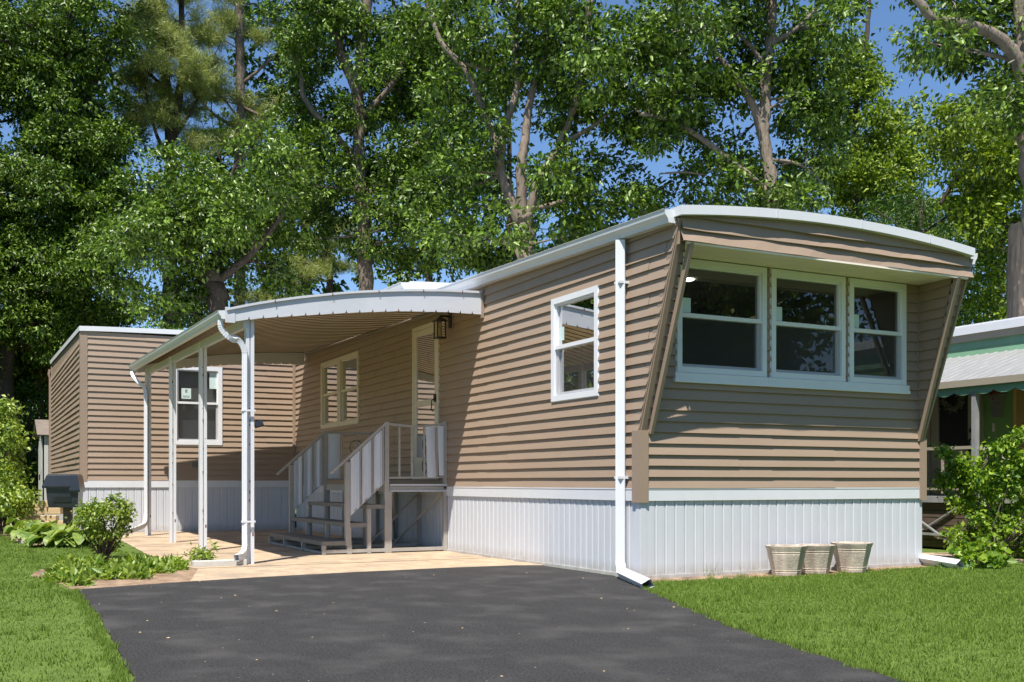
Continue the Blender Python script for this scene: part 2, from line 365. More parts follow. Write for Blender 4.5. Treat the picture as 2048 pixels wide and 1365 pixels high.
def inpoly(x, y, poly):
    c = np.zeros(x.shape, bool); n = len(poly)
    for i in range(n):
        x0, y0 = poly[i]; x1, y1 = poly[(i+1) % n]
        if y0 == y1: continue
        cond = ((y0 > y) != (y1 > y)) & (x < (x1-x0)*(y-y0)/(y1-y0)+x0); c ^= cond
    return c
def npmesh(name, V, F, m, parent=None):
    me = bpy.data.meshes.new(name); V = np.ascontiguousarray(V, np.float32); F = np.ascontiguousarray(F, np.int32); k = F.shape[1]
    me.vertices.add(len(V)); me.vertices.foreach_set('co', V.ravel()); me.loops.add(F.size); me.loops.foreach_set('vertex_index', F.ravel())
    me.polygons.add(len(F)); me.polygons.foreach_set('loop_start', np.arange(0, F.size, k, dtype=np.int32))
    me.materials.append(m); me.update(); me.validate()
    o = bpy.data.objects.new(name, me); COL.objects.link(o)
    if parent is not None: o.parent = parent; o.matrix_parent_inverse = PINV(parent)
    return o
def blades(x, y, h, wd, z=-.012):
    n = len(x); a = RNG.uniform(0, 2*pi, n); ln = RNG.uniform(.1, .7, n)*h; la = RNG.uniform(0, 2*pi, n)
    V = np.zeros((n, 3, 3)); dx = np.cos(a)*wd/2; dy = np.sin(a)*wd/2
    V[:, 0] = np.stack([x-dx, y-dy, np.full(n, z)], 1); V[:, 1] = np.stack([x+dx, y+dy, np.full(n, z)], 1)
    V[:, 2] = np.stack([x+np.cos(la)*ln, y+np.sin(la)*ln, z+h], 1)
    return V.reshape(-1, 3), np.arange(3*n).reshape(-1, 3)
LR = [(-.5, -1.0), (-.15, -.33), (1.0, -.28), (3.4, -.25), (4.2, -.35), (5, -.4), (7.5, -1.0), (5, -4), (1, -6.2), (-1.7, -6.2), (-1.8, -4.8), (-1.38, -3.1), (-.93, -2.0)]
LL = [(-4.77, 1.2), (-4.88, 2.4), (-5.0, 3.1), (-4.85, 3.7), (-4.5, 4.7), (-4.15, 5.5), (-3.65, 4.3), (-3.55, 5.6), (-3.9, 7.2), (-4.4, 7.9), (-4.9, 9), (-5.0, 13), (-5.6, 19), (-9, 20), (-12, 8), (-8.5, -2), (-6, -5), (-4.86, -4.5), (-4.78, -1)]
for poly, nm, n in ((LR, 'lawn_grass', 300000), (LL, 'lawn_grass', 420000)):
    xs = [p[0] for p in poly]; ys = [p[1] for p in poly]
    x = RNG.uniform(min(xs), max(xs), n); y = RNG.uniform(min(ys), max(ys), n)
    dd = (x-CAM[0])*FX+(y-CAM[1])*FY; uu = ((x-CAM[0])*FY-(y-CAM[1])*FX)/np.maximum(dd, .1)
    k = inpoly(x, y, poly) & (np.abs(uu) < .62) & (dd > 1.5) & (RNG.uniform(0, 1, n) < np.clip(9/dd, .3, 1)); x = x[k]; y = y[k]; d2 = dd[k]
    cl = .75+.35*(np.sin(x*3.1+np.sin(y*2.3)*2)*np.sin(y*3.7+x))
    h = RNG.uniform(.012, .032, len(x))*cl; V, F = blades(x, y, h, .004+.0006*d2)
    nt = 260; ti = RNG.integers(0, len(x), nt); tx = np.repeat(x[ti], 26)+RNG.normal(size=nt*26)*.022; ty = np.repeat(y[ti], 26)+RNG.normal(size=nt*26)*.022
    V2, F2 = blades(tx, ty, RNG.uniform(.03, .062, len(tx)), .006); V3 = []
    if poly is LR: eg = [(-.22, -.18), (-.55, -.97), (-.95, -2.0), (-1.38, -3.1), (-1.8, -4.8)]
    else: eg = [(-4.76, 1.2), (-4.79, -.6), (-4.89, -3.2), (-4.94, -4.6)]
    ex = []; ey = []
    for (xa, ya), (xb, yb) in zip(eg, eg[1:]):
        q = int(math.dist((xa, ya), (xb, yb))*700); t = RNG.uniform(0, 1, q); wv = .018*np.sin(t*23+xa*9)+.012*np.sin(t*57); ex.append(xa+(xb-xa)*t+RNG.normal(size=q)*.016+wv); ey.append(ya+(yb-ya)*t+RNG.normal(size=q)*.015)
    ex = np.concatenate(ex); ey = np.concatenate(ey); V3, F3 = blades(ex, ey, RNG.uniform(.012, .034, len(ex)), .005, z=0.)
    F = np.concatenate([F, F2+len(V), F3+len(V)+len(V2)]); V = np.concatenate([V, V2, V3])
    o = npmesh(nm, V, F, M['grassblade']); tag(o, 'short mown green lawn between the driveway and the front skirting' if poly is LR else 'short mown green lawn left of the driveway and flower bed', 'grass', kind='stuff')

# ------------------------------------------------------------------ the mobile home
W = 3.66; HL = 19.6; OV = .61; ZS = 1.37; ZT = 3.21
home = empty('mobile_home', (W/2, 0, 0), 'long tan mobile home with white skirting, slanted overhanging front and triple front window', 'mobile home')
ZB0, ZB1, ZSK = .715, .835, .0
def archz(x, ends=3.20, rise=.11): t = (x-W/2)/(W/2); return ends+rise*(1-t*t)
def PXl(u, o, z): return (-o, u, min(z, 3.225+.028*(u+.6)) if u < 5.6 else z)
def PYf(u, o, z): return (u, -o, z)            # front wall
SH = -.62                                       # slanted front edge
def slantY(z): return 0 if z <= ZS else SH*(z-ZS)/(ZT-ZS)
def eave(y): return 3.205+.028*(y+.6) if y < 5.6 else 3.52
# openings (u0,u1,z0,z1)
WL = (.70, 1.63, 1.742, 2.826); DR = (4.69, 5.61, .93, 3.035); DW = (7.93, 9.97, 1.84, 2.99)
# left wall
mb = MB()
zb = ZB1-.002
nl = 24
siding(mb, PXl, zb, 22, lambda z: slantY(z), lambda z: 11.68, [WL, DR, DW], seed=1)
siding(mb, PXl, zb+22*LAP, 2, lambda z: slantY(min(z, ZT)), lambda z: 11.68, [], seed=1)
wall_left = mb.build('side_wall', M['siding'], home)
tag(wall_left, 'tan lap siding of the long side under the awning')
# front wall (below header), openings for the three windows
ops = [(.43, 1.47, 1.93, 3.0), (1.55, 2.51, 1.93, 3.0), (2.59, 3.38, 1.93, 3.0)]
mb = MB(); siding(mb, PYf, zb, 21, lambda z: .02 if z < ZS else .10, lambda z: W-.02 if z < ZS else 3.60, ops, seed=4, off=.025)
mb.build('front_wall', M['siding'], home)
# wedge wings: slanted faces + inner faces
def slp(x, z, o=0.): # point on slanted plane
    t = (z-ZS)/(ZT-ZS); return (x, SH*t-o, z)
mb = MB()
for k in range(18):
    z0 = ZS+k*LAP; z1 = min(z0+LAP, ZT-.0)
    if z1 <= z0: break
    mb.face([slp(0, z0, .022), slp(.10, z0, .022), slp(.10, z1, .001), slp(0, z1, .001)])
    mb.face([slp(0, z0, 0), slp(.10, z0, 0), slp(.10, z0, .022), slp(0, z0, .022)])
    def xi(z): return 3.615-.155*(z-ZS)/(ZT-ZS)
    mb.face([slp(xi(z0), z0, .022), slp(W, z0, .022), slp(W, z1, .001), slp(xi(z1), z1, .001)])
    mb.face([slp(xi(z0), z0, 0), slp(W, z0, 0), slp(W, z0, .022), slp(xi(z0), z0, .022)])
# inner faces
def PXi(u, o, z): return (.10+o, u, z)
def PXr(u, o, z):
    return (3.60-.14*max(0, (z-ZS)/(ZT-ZS))*(-u/.62)-o, u, z)
siding(mb, PXr, zb+5*LAP+.004, 17, lambda z: slantY(z), lambda z: -.002, step=.3, seed=9, seams=False)
siding(mb, PXi, zb+5*LAP+.004, 17, lambda z: slantY(z), lambda z: -.002, step=.3, seed=9, seams=False)
# right outer wall + rear
mb.face([(W, 0, ZB1), (W, HL, ZB1), (W, HL, 3.6), (W, 0, 3.25)]); mb.face([(W, 0, ZS), (W, SH, ZT), (W, 0, ZT)])
mb.face([(-3.82, HL, ZB1), (W, HL, ZB1), (W, HL, 3.6), (-3.82, HL, 3.6)])
mb.face([(0, SH, 2.97), (0, -.5, 2.97), (0, -.5, 3.22), (0, SH, 3.22)]); mb.face([(W, SH, 2.97), (W, -.5, 2.97), (W, -.5, 3.22), (W, SH, 3.22)])
mb.build('wing_wall', M['siding'], home)
# header
mb = MB()
zh = 2.992
def hd(x, o, z): return (x, SH-.002-o, z)
n = 28
for k in range(3):
    for j in range(n):
        xa = W*j/n; xb = W*(j+1)/n
        def zz(x, kk):
            z = zh+kk*.108+.006*wob(x*1.4, kk, 2.)*(1 if 0 < kk < 3 else 0)
            return min(z, archz(x)+.03) if kk < 3 else archz(x)+.03
        a0, a1, b0, b1 = zz(xa, k), zz(xb, k), zz(xa, k+1), zz(xb, k+1)
        if b0-a0 < 1e-4 and b1-a1 < 1e-4: continue
        bow = .034+.02*wob(xa*1.1, k, 7.); bw2 = .034+.02*wob(xb*1.1, k, 7.)
        mb.face([hd(xa, bow, a0), hd(xb, bw2, a1), hd(xb, .002, b1), hd(xa, .002, b0)])
        mb.face([hd(xa, 0, a0), hd(xb, 0, a1), hd(xb, bw2, a1), hd(xa, bow, a0)])
mb.build('header', M['siding'], home)
# soffit with shallow grooves
mb = MB(); ns = 7
for k in range(ns):
    y0 = SH*(k/ns); y1 = SH*((k+1)/ns); zc0 = 3.016-.026*(k/ns); zc1 = 3.016-.026*((k+1)/ns)
    mb.face([(.10, y0, zc0), (3.60, y0, zc0), (3.60, y1+.008, zc1), (.10, y1+.008, zc1)]); mb.face([(.10, y1+.008, zc1), (3.60, y1+.008, zc1), (3.60, y1+.004, zc1+.008), (.10, y1+.004, zc1+.008)])
    mb.face([(.10, y1+.004, zc1+.008), (3.60, y1+.004, zc1+.008), (3.60, y1, zc1), (.10, y1, zc1)])
mb.build('soffit', M['soffit'], home)
# trims
def trim(name, boxes, m=None, beams=()):
    mb = MB()
    for a, b in boxes: mb.box(a, b)
    for p, q, w_, h_, up in beams: mb.beam(p, q, w_, h_, up)
    return mb.build(name, m or M['trim'], home)
trim('corner_post', [((-.034, -.034, .70), (.072, .085, ZS-.003))])
trim('corner_post', [((3.60, -.034, .70), (3.695, .06, ZS-.003))])
sl_up = (0, -(ZT-ZS), SH)  # normal-ish of slanted plane
trim('slant_trim', [], beams=[((-.004, .045, ZS-.03), (-.004, SH+.03, ZT-.01), .02, .085, (0, 1, 0)), ((.022, -.012, ZS-.02), (.022, SH-.012, ZT-.02), .05, .02, (0, 1, 0))])
trim('slant_trim', [], beams=[((.098, -.03, ZS-.03), (.104, SH-.02, 2.985), .034, .05, (0, 1, 0)), ((.128, -.01, ZS-.03), (.128, SH+.0, 2.985), .012, .045, (0, 1, 0))])
trim('slant_trim', [], beams=[((3.655, .0, ZS-.03), (3.652, SH-.012, ZT-.02), .025, .05, (0, 1, 0))])
trim('slant_trim', [], beams=[((3.60, -.02, ZS-.03), (3.462, SH-.015, 2.985), .04, .04, (0, 1, 0))])
trim('inner_corner_trim', [((3.575, -.026, ZS-.04), (3.606, -.0, 3.0))])
trim('header_lip', [((.06, SH-.028, 2.972), (3.60, SH+.005, 2.990))], M['soffit'])
trim('corner_post', [((-.012, 11.655, ZB1), (-.045, 11.70, 3.4))])
# white band and skirting
mb = MB(); mb.box((-.022, .087, ZB0), (.002, 11.655, ZB1)); mb.box((-.026, .087, ZB1-.014), (-.022, 11.655, ZB1-.002)); mb.box((-.022, .0, ZB0), (-.001, .084, ZB1))
mb.build('band_board', M['white'], home)
mb = MB(); mb.box((.074, -.022, ZB0), (3.598, .0, ZB1)); mb.box((.074, -.026, ZB1-.014), (3.598, -.022, ZB1-.002)); mb.build('band_board', M['white'], home)
mb = MB(); skirting(mb, PXl, .05, 11.66, .012, ZB0, seed=1); mb.box((-.016, .05, -.012), (.004, 11.66, .022)); mb.box((.001, -.008, -.012), (-.012, .05, ZB0))
mb.build('skirting', M['skirt'], home)
mb = MB(); skirting(mb, PYf, .06, W, .012, ZB0, seed=2); mb.box((.03, -.016, -.012), (W, .004, .022)); mb.box((0, -.012, -.012), (.06, .0, ZB0)); mb.box((W, 0, -.01), (W-.01, HL, ZB1))
mb.build('skirting', M['skirt'], home)
# roof
def roof_mesh(y0, y1, zf, x0, x1, rise, th, name, m, lip=.0, seams=()):
    mb = MB(); n = 24
    for j in range(n):
        xa = x0+(x1-x0)*j/n; xb = x0+(x1-x0)*(j+1)/n
        def zt(x, y): t = (x-(x0+x1)/2)/((x1-x0)/2); return zf(y)+rise*(1-t*t)
        a, b, c, d = (xa, y0, zt(xa, y0)), (xb, y0, zt(xb, y0)), (xb, y1, zt(xb, y1)), (xa, y1, zt(xa, y1))
        mb.face([a, b, c, d]); dn = lambda p, t=th: (p[0], p[1], p[2]-t)
        mb.face([dn(a), dn(b), b, a]); mb.face([d, c, dn(c), dn(d)]); mb.face([dn(d), dn(c), dn(b), dn(a)])
        if j == 0: mb.face([d, dn(d), dn(a), a])
        if j == n-1: mb.face([b, dn(b), dn(c), c])
    return mb.build(name, m, home)
roof_mesh(SH-.085, 5.62, lambda y: 3.285+.028*(y+.6), -.045, W-.03, .11, .082, 'roof', M['white'])
roof_mesh(5.6, HL+.05, lambda y: 3.70+.004*(y-5.6), -.06, W+.05, .05, .20, 'roof', M['white'])
# joint straps on the front edge
for x in (1.02, 2.06, 2.98): mb = MB(); mb.box((x-.004, SH-.090, 3.285+.11*(1-((x-1.835)/1.85)**2)-.08), (x+.004, SH-.084, 3.285+.11*(1-((x-1.835)/1.85)**2)+.002)); mb.build('fascia_joint', M['fascia'], home)
# gutters (K-profile)
def gutter(p, q, sx, name='gutter', par=home, m=None, scale=1.):
    """profile extruded p->q, opening up; sx = outward unit vector (x,y)"""
    p = Vector(p); q = Vector(q); o = Vector((sx[0], sx[1], 0)); s = scale
    prof = [(0, 0), (0, -.115*s), (.075*s, -.115*s), (.085*s, -.08*s), (.112*s, -.045*s), (.118*s, -.006*s), (.125*s, 0), (.118*s, .004*s), (.108*s, -.004*s), (.104*s, -.045*s), (.078*s, -.076*s), (.07*s, -.108*s), (.006, -.108*s), (.006, 0)]
    mb = MB(); n = len(prof)
    A = [p+o*a+Vector((0, 0, b)) for a, b in prof]; B = [q+o*a+Vector((0, 0, b)) for a, b in prof]
    for j in range(n): k = (j+1) % n; mb.face([A[j], A[k], B[k], B[j]])
    # end caps
    cap = [0, 1, 2, 3, 4, 5]
    mb.face([A[j] for j in cap]); mb.face([B[j] for j in cap][::-1])
    return mb.build(name, m or M['white'], par)
gutter((-.022, SH+.03, 3.265), (-.022, 5.6, 3.43), (-1, 0))
gutter((W+.03, SH+.03, 3.265), (W+.03, 5.6, 3.43), (1, 0))
gutter((-.062, 5.65, 3.69), (-.062, 11.6, 3.72), (-1, 0))
# roof drip edge under the gutter
mb = MB(); mb.beam((-.012, SH+.05, 3.155), (-.012, 5.6, 3.315), .02, .03); mb.build('eave_trim', M['trim'], home)

# rear addition (facing the street)
AX, AY = -3.82, 11.68
WA = (-2.28, -1.396, 1.578, 3.02)
def atop(x): return 3.545+.075*((x-AX)/3.82)**.7 if x > AX else 3.545
mb = MB()
def PYa(u, o, z): return (u, AY-o, min(z, atop(u)))
siding(mb, PYa, .925, 25, lambda z: AX+.03, lambda z: -.02, [WA], seed=6)
mb.build('rear_front_wall', M['siding'], home)
mb = MB()
def PXa(u, o, z): return (AX-o, u, z)
siding(mb, PXa, .925, 24, lambda z: AY+.05, lambda z: HL, [], seed=8, step=.6)
mb.face([(AX, AY, 3.40), (AX, HL, 3.40), (AX, HL, 3.8), (AX, AY, 3.55)])
mb.build('rear_side_wall', M['siding'], home)
mb = MB(); mb.box((AX-.022, AY-.022, .90), (AX+.10, AY+.0, 3.53)); mb.box((AX-.022, AY, .90), (AX, AY+.10, 3.53)); mb.build('corner_post', M['trim'], home)
mb = MB(); mb.box((AX-.02, HL-.08, .90), (AX+.0, HL+.02, 3.7)); mb.build('corner_post', M['trim'], home)
mb = MB(); mb.box((-.075, AY-.03, .90), (-.03, AY-.001, 3.4)); mb.build('inner_corner_trim', M['trim'], home)
mb = MB(); mb.box((AX+.0, AY-.02, .80), (-.03, AY, .925)); mb.box((AX, AY+.0, .80), (AX-.02, HL, .925)); mb.build('band_board', M['white'], home)
mb = MB(); skirting(mb, lambda u, o, z: (u, AY-o+.004, z), AX, -.02, .03, .80, .125, seed=3); mb.box((AX, AY-.014, -.012), (-.02, AY+.004, .035))
mb.face([(AX, AY, 0), (AX, HL, 0), (AX, HL, .8), (AX, AY, .8)]); mb.build('skirting', M['skirt'], home)
mb = MB(); n = 16
for j in range(n):
    xa = AX-.035+3.8*j/n; xb = AX-.035+3.8*(j+1)/n; za = atop(xa)+.075; zb_ = atop(xb)+.075
    mb.face([(xa, AY-.05, za-.085), (xb, AY-.05, zb_-.085), (xb, AY-.05, zb_), (xa, AY-.05, za)])
    mb.face([(xa, AY-.05, za), (xb, AY-.05, zb_), (xb, HL+.03, zb_+.22), (xa, HL+.03, za+.22)])
    mb.face([(xb, AY-.05, zb_-.085), (xa, AY-.05, za-.085), (xa, AY+.0, za-.085), (xb, AY+.0, zb_-.085)])
mb.face([(AX-.035, AY-.05, atop(AX)+.075), (AX-.035, HL+.03, atop(AX)+.295), (AX-.035, HL+.03, atop(AX)+.205), (AX-.035, AY-.05, atop(AX)-.01)])
mb.build('roof', M['white'], home)
mb = MB(); mb.rtube([(AX-.05, HL-.05, 3.62), (AX-.07, HL-.05, 3.5), (AX-.04, HL-.04, 3.4), (AX-.04, HL-.04, .2)], .05, .05, (1, 0, 0)); mb.build('downspout', M['trim'], home)

# windows --------------------------------------------------
def window(P, x0, x1, z0, z1, name='window', fm='vinyl', gm='glass', fw=.055, meet=.5, sill=False, stickers=(), upper_screen=False, lower_screen=True, par=None, inset=.03, room=False):
    """P(u,o,z). outer frame proud; upper sash, lower sash, meeting rail, glass."""
    fr = MB(); t = .032
    def bx(mb, a, b, c, d, o0, o1):
        i = len(mb.v)
        for o in (o0, o1):
            for u, z in ((a, c), (b, c), (b, d), (a, d)): mb.v.append(P(u, o, z))
        for q in ((0,3,2,1),(4,5,6,7),(0,1,5,4),(1,2,6,5),(2,3,7,6),(3,0,4,7)): mb.f.append(tuple(i+k for k in q)); mb.m.append(0)
    bx(fr, x0, x0+fw, z0, z1, -.06, t); bx(fr, x1-fw, x1, z0, z1, -.06, t)
    bx(fr, x0+fw, x1-fw, z1-fw, z1, -.06, t-.001); bx(fr, x0+fw, x1-fw, z0, z0+fw, -.06, t-.001)
    # stepped outer lip
    bx(fr, x0-.008, x0, z0-.008, z1+.008, 0, .018); bx(fr, x1, x1+.008, z0-.008, z1+.008, 0, .018); bx(fr, x0, x1, z1, z1+.008, 0, .018); bx(fr, x0, x1, z0-.008, z0, 0, .018)
    if sill: bx(fr, x0-.03, x1+.03, z0-.066, z0-.004, 0, .045)
    o = fr.build(name, M[fm], par or home)
    zm = z0+(z1-z0)*meet
    up = MB(); s = .032; a, b = x0+fw, x1-fw
    bx(up, a, a+s*.7, zm, z1-fw, -.05, .012); bx(up, b-s*.7, b, zm, z1-fw, -.05, .012); bx(up, a+s*.7, b-s*.7, z1-fw-s*.7, z1-fw, -.05, .011); bx(up, a, b, zm-.018, zm+.022, -.05, .018)
    up.build('upper_sash', M[fm], o)
    lo = MB(); bx(lo, a, a+s, z0+fw, zm-.018, -.055, -.008); bx(lo, b-s, b, z0+fw, zm-.018, -.055, -.008); bx(lo, a+s, b-s, z0+fw, z0+fw+s, -.055, -.009)
    lo.build('lower_sash', M[fm], o)
    g = MB(); g.face([P(a, -.02, zm), P(b, -.02, zm), P(b, -.02, z1-fw), P(a, -.02, z1-fw)]); g.face([P(a, -.03, z0+fw), P(b, -.03, z0+fw), P(b, -.03, zm), P(a, -.03, zm)]); g.build('pane', M[gm], o)
    if lower_screen:
        # fine insect screen modelled as a dark weave: thin semi-open strips
        pass
    for (sx, sz, sw, sh) in stickers:
        k = MB(); bx(k, sx, sx+sw, sz, sz+sh, -.019, -.0175); k.build('sticker', M['sticker'], o)
    return o
def screenmat():
    m = bpy.data.materials.new('screen_mesh'); m.use_nodes = True; N = m.node_tree.nodes; L = m.node_tree.links; b = N['Principled BSDF']
    b.inputs['Base Color'].default_value = (.05, .05, .052, 1); b.inputs['Roughness'].default_value = .7
    t = N.new('ShaderNodeBsdfTransparent'); mx = N.new('ShaderNodeMixShader'); mx.inputs[0].default_value = .3
    L.new(t.outputs[0], mx.inputs[1]); L.new(b.outputs[0], mx.inputs[2]); L.new(mx.outputs[0], N['Material Output'].inputs[0]); return m
M['mesh'] = screenmat()
def screen(P, a, b, c, d, par, o=.004):
    k = MB(); k.face([P(a, o, c), P(b, o, c), P(b, o, d), P(a, o, d)]); k.build('insect_screen', M['mesh'], par)
def PF(u, o, z): return (u, -o, z)
for (x0, x1, st) in ((.40, 1.478, (.475, .12)), (1.54, 2.52, (1.60, .12)), (2.58, 3.392, (2.64, .12))):
    o = window(PF, x0, x1, 1.925, 3.0, meet=.505, sill=True, stickers=((st[0], 2.50, .115, .14),))
    screen(PF, x0+.055, x1-.055, 1.98, 2.45, o)
mb = MB(); mb.box((1.482, -.03, 1.84), (1.508, -.05, 1.92)); mb.box((2.545, -.03, 1.84), (2.57, -.05, 1.92)); mb.box((.36, -.008, 1.83), (3.43, -.052, 1.862)); mb.build('sill_board', M['vinyl'], home)
def PL(u, o, z): return (-o, u, z)
o = window(PL, *WL[:2], *WL[2:], gm='sideglass', fw=.06, meet=.52, stickers=((1.44, 2.38, .1, .14),)); screen(PL, .76, 1.57, 1.80, 2.27, o)
# double cream window under the awning
o = window(PL, 8.97, 9.97, 1.84, 2.99, fm='cream', gm='sideglass', fw=.06, meet=.5)
o = window(PL, 7.93, 8.93, 1.84, 2.99, fm='cream', gm='sideglass', fw=.06, meet=.5)
mb = MB(); mb.box((-.028, 8.935, 1.84), (-.0, 8.965, 2.99)); mb.build('mullion', M['cream'], home)
o = window(lambda u, q, z: (u, AY-q, z), -2.28, -1.396, 1.578, 3.02, gm='sideglass', fw=.075, meet=.53, stickers=((-2.12, 2.42, .17, .19), (-1.62, 2.62, .16, .3)))
screen(lambda u, q, z: (u, AY-q, z), -2.2, -1.47, 1.66, 2.32, o)
g = MB(); g.face([(-2.21, AY+.10, 1.65), (-1.46, AY+.10, 1.65), (-1.46, AY+.10, 2.95), (-2.21, AY+.10, 2.95)]); g.build('reflection_plane', M['reflection_plane'], o)  # added plane, its grey stands in for the interior reflection in the pane
# lettering block on the paper notice
mb = MB()
for k, (a, b, z) in enumerate(((-2.10, -1.97, 2.47), (-2.10, -1.985, 2.455), (-2.10, -1.975, 2.44))): mb.box((a, AY+.0165, z), (b, AY+.017, z+.006))
mb.box((-2.055, AY+.0165, 2.53), (-2.015, AY+.017, 2.59)); mb.build('notice_print', M['ink'], home)
# jambs around openings (left wall, addition)
for (a, b, c, d) in (WL, DR, DW):
    mb = MB(); mb.box((0.001, a, c), (.12, a-.01, d)); mb.box((.001, b, c), (.12, b+.01, d)); mb.box((.001, a, d), (.12, b, d+.01)); mb.box((.001, a, c-.01), (.12, b, c)); mb.build('opening_jamb', M['vinyl'], home)
# the room behind the front windows
mb = MB()
mb.face([(.05, .1, .9), (3.6, .1, .9), (3.6, 5.0, .9), (.05, 5.0, .9)]); mb.face([(.05, .06, 3.06), (3.6, .06, 3.06), (3.6, 5, 3.06), (.05, 5, 3.06)]); mb.face([(3.6, .06, .9), (3.6, 5, .9), (3.6, 5, 3.06), (3.6, .06, 3.06)])
mb.face([(.05, 5.0, .9), (3.6, 5.0, .9), (3.6, 5.0, 3.06), (.05, 5.0, 3.06)])
mb.face([(.13, 1.68, .9), (.13, 4.6, .9), (.13, 4.6, 3.06), (.13, 1.68, 3.06)]); mb.face([(.13, 0.06, .9), (.13, .66, .9), (.13, .66, 3.06), (.13, .06, 3.06)]); mb.face([(.13, .66, .9), (.13, 1.68, .9), (.13, 1.68, 1.73), (.13, .66, 1.73)]); mb.face([(.13, .66, 2.84), (.13, 1.68, 2.84), (.13, 1.68, 3.06), (.13, .66, 3.06)])
mb.build('inner_room', M['room'], home)
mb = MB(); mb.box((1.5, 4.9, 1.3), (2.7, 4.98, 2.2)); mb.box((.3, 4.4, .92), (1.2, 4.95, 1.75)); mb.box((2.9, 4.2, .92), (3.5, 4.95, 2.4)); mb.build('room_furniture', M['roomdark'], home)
mb = MB(); n = 20; c_ = (1.30, 1.05)
mb.face([(c_[0]+.085*cos(2*pi*k/n), c_[1]+.085*sin(2*pi*k/n), 3.052) for k in range(n)]); mb.build('ceiling_downlight', M['roomlight'], home)
# rooms behind door, double window, addition window
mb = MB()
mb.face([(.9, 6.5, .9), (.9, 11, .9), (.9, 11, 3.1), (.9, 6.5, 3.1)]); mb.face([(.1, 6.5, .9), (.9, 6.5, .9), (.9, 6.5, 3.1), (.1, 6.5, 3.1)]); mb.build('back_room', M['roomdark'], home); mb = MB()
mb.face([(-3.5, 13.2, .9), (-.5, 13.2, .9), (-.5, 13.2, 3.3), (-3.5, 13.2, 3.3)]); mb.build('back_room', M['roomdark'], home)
# storm door ------------------------------------------------
dr = MB(); a, b, c, d = DR
dr.box((-.03, a, c), (.04, a+.055, d)); dr.box((-.03, b-.055, c), (.04, b, d)); dr.box((-.029, a+.055, d-.055), (.04, b-.055, d)); dr.box((-.025, a+.05, c), (.04, b-.05, c+.03))
door = dr.build('door', M['cream'], home)
sd = MB(); a2, b2 = a+.06, b-.06
sd.box((-.022, a2, c+.03), (.0, a2+.075, d-.06)); sd.box((-.022, b2-.075, c+.03), (.0, b2, d-.06)); sd.box((-.021, a2+.075, d-.14), (.0, b2-.075, d-.06)); sd.box((-.021, a2+.075, 1.93), (.0, b2-.075, 2.01)); sd.box((-.021, a2+.075, c+.03), (.0, b2-.075, c+.30))
sd.build('storm_frame', M['cream'], door)
g = MB(); g.face([(-.01, a2+.07, c+.3), (-.01, b2-.07, c+.3), (-.01, b2-.07, d-.14), (-.01, a2+.07, d-.14)]); g.build('pane', M['sideglass'], door)
g = MB(); g.box((.07, a+.03, c), (.10, b-.03, d-.03)); g.build('inner_door', M['doorpanel'], door)
g = MB()
g.tube([(.045, a+.46, 2.50), (.02, a+.455, 2.56), (.02, a+.46, 2.63), (.045, a+.465, 2.66)], .012, 6); g.build('door_knocker', M['black'], door)
g = MB(); g.box((-.045, a+.07, 1.96), (-.022, a+.12, 2.06)); g.tube([(-.04, a+.10, 2.0), (-.075, a+.10, 1.98), (-.078, a+.11, 1.86), (-.05, a+.115, 1.83)], .008, 6); g.build('handle', M['black'], door)
# scroll grille on the door
g = MB()
def spiral(cy, cz, r0, turns, s=1, ph=0): return [(-.028, cy+s*(r0*(1-t*.75))*cos(ph+2*pi*turns*t), cz+(r0*(1-t*.75))*sin(ph+2*pi*turns*t)) for t in [i/26 for i in range(27)]]
g.tube(spiral(a+.42, 1.42, .13, 1.2, 1, -1.2), .006, 5); g.tube(spiral(a+.45, 1.10, .12, 1.3, -1, 1.4), .006, 5); g.tube([(-.028, a+.38, 1.35), (-.028, a+.47, 1.25), (-.028, a+.5, 1.12)], .006, 5); g.build('scroll_grille', M['black'], door)
# wall lantern ----------------------------------------------
lx, ly, lz = -.17, 4.30, 2.86
g = MB(); g.box((-.03, ly-.05, lz+.02), (-.012, ly+.05, lz+.24)); g.box((-.17, ly-.012, lz+.15), (-.03, ly+.012, lz+.175))
for sx in (-1, 1):
    for sy in (-1, 1): g.box((lx+sx*.055-.006, ly+sy*.055-.006, lz-.12), (lx+sx*.055+.006, ly+sy*.055+.006, lz+.09))
g.box((lx-.065, ly-.065, lz-.13), (lx+.065, ly+.065, lz-.115)); g.box((lx-.075, ly-.075, lz+.085), (lx+.075, ly+.075, lz+.10))
i = len(g.v); 
for k in range(4):
    c = [(-1, -1), (1, -1), (1, 1), (-1, 1)]; p = c[k]; q = c[(k+1) % 4]; g.face([(lx+p[0]*.075, ly+p[1]*.075, lz+.10), (lx+q[0]*.075, ly+q[1]*.075, lz+.10), (lx+q[0]*.02, ly+q[1]*.02, lz+.15), (lx+p[0]*.02, ly+p[1]*.02, lz+.15)])
lan = g.build('wall_lantern', M['black'], home)
g = MB(); g.box((lx-.05, ly-.05, lz-.11), (lx+.05, ly+.05, lz+.08)); g.build('lantern_glass', M['lampglass'], lan)
g = MB(); g.box((-.02, ly-.08, lz-.02), (-.012, ly+.08, lz+.27)); g.build('lantern_plate', M['trim'], lan)
# meter plate, floodlight
g = MB(); g.box((-1.935, AY-.04, 1.165), (-1.79, AY-.012, 1.262)); pl = g.build('number_plate', M['greendk'] if 0 else mat('plate_grey', (.12, .12, .12), .5), home)
g = MB(); g.beam((-2.70, 3.40, 1.52), (-2.66, 3.38, 1.44), .05, .08, (0, 1, 0)); 
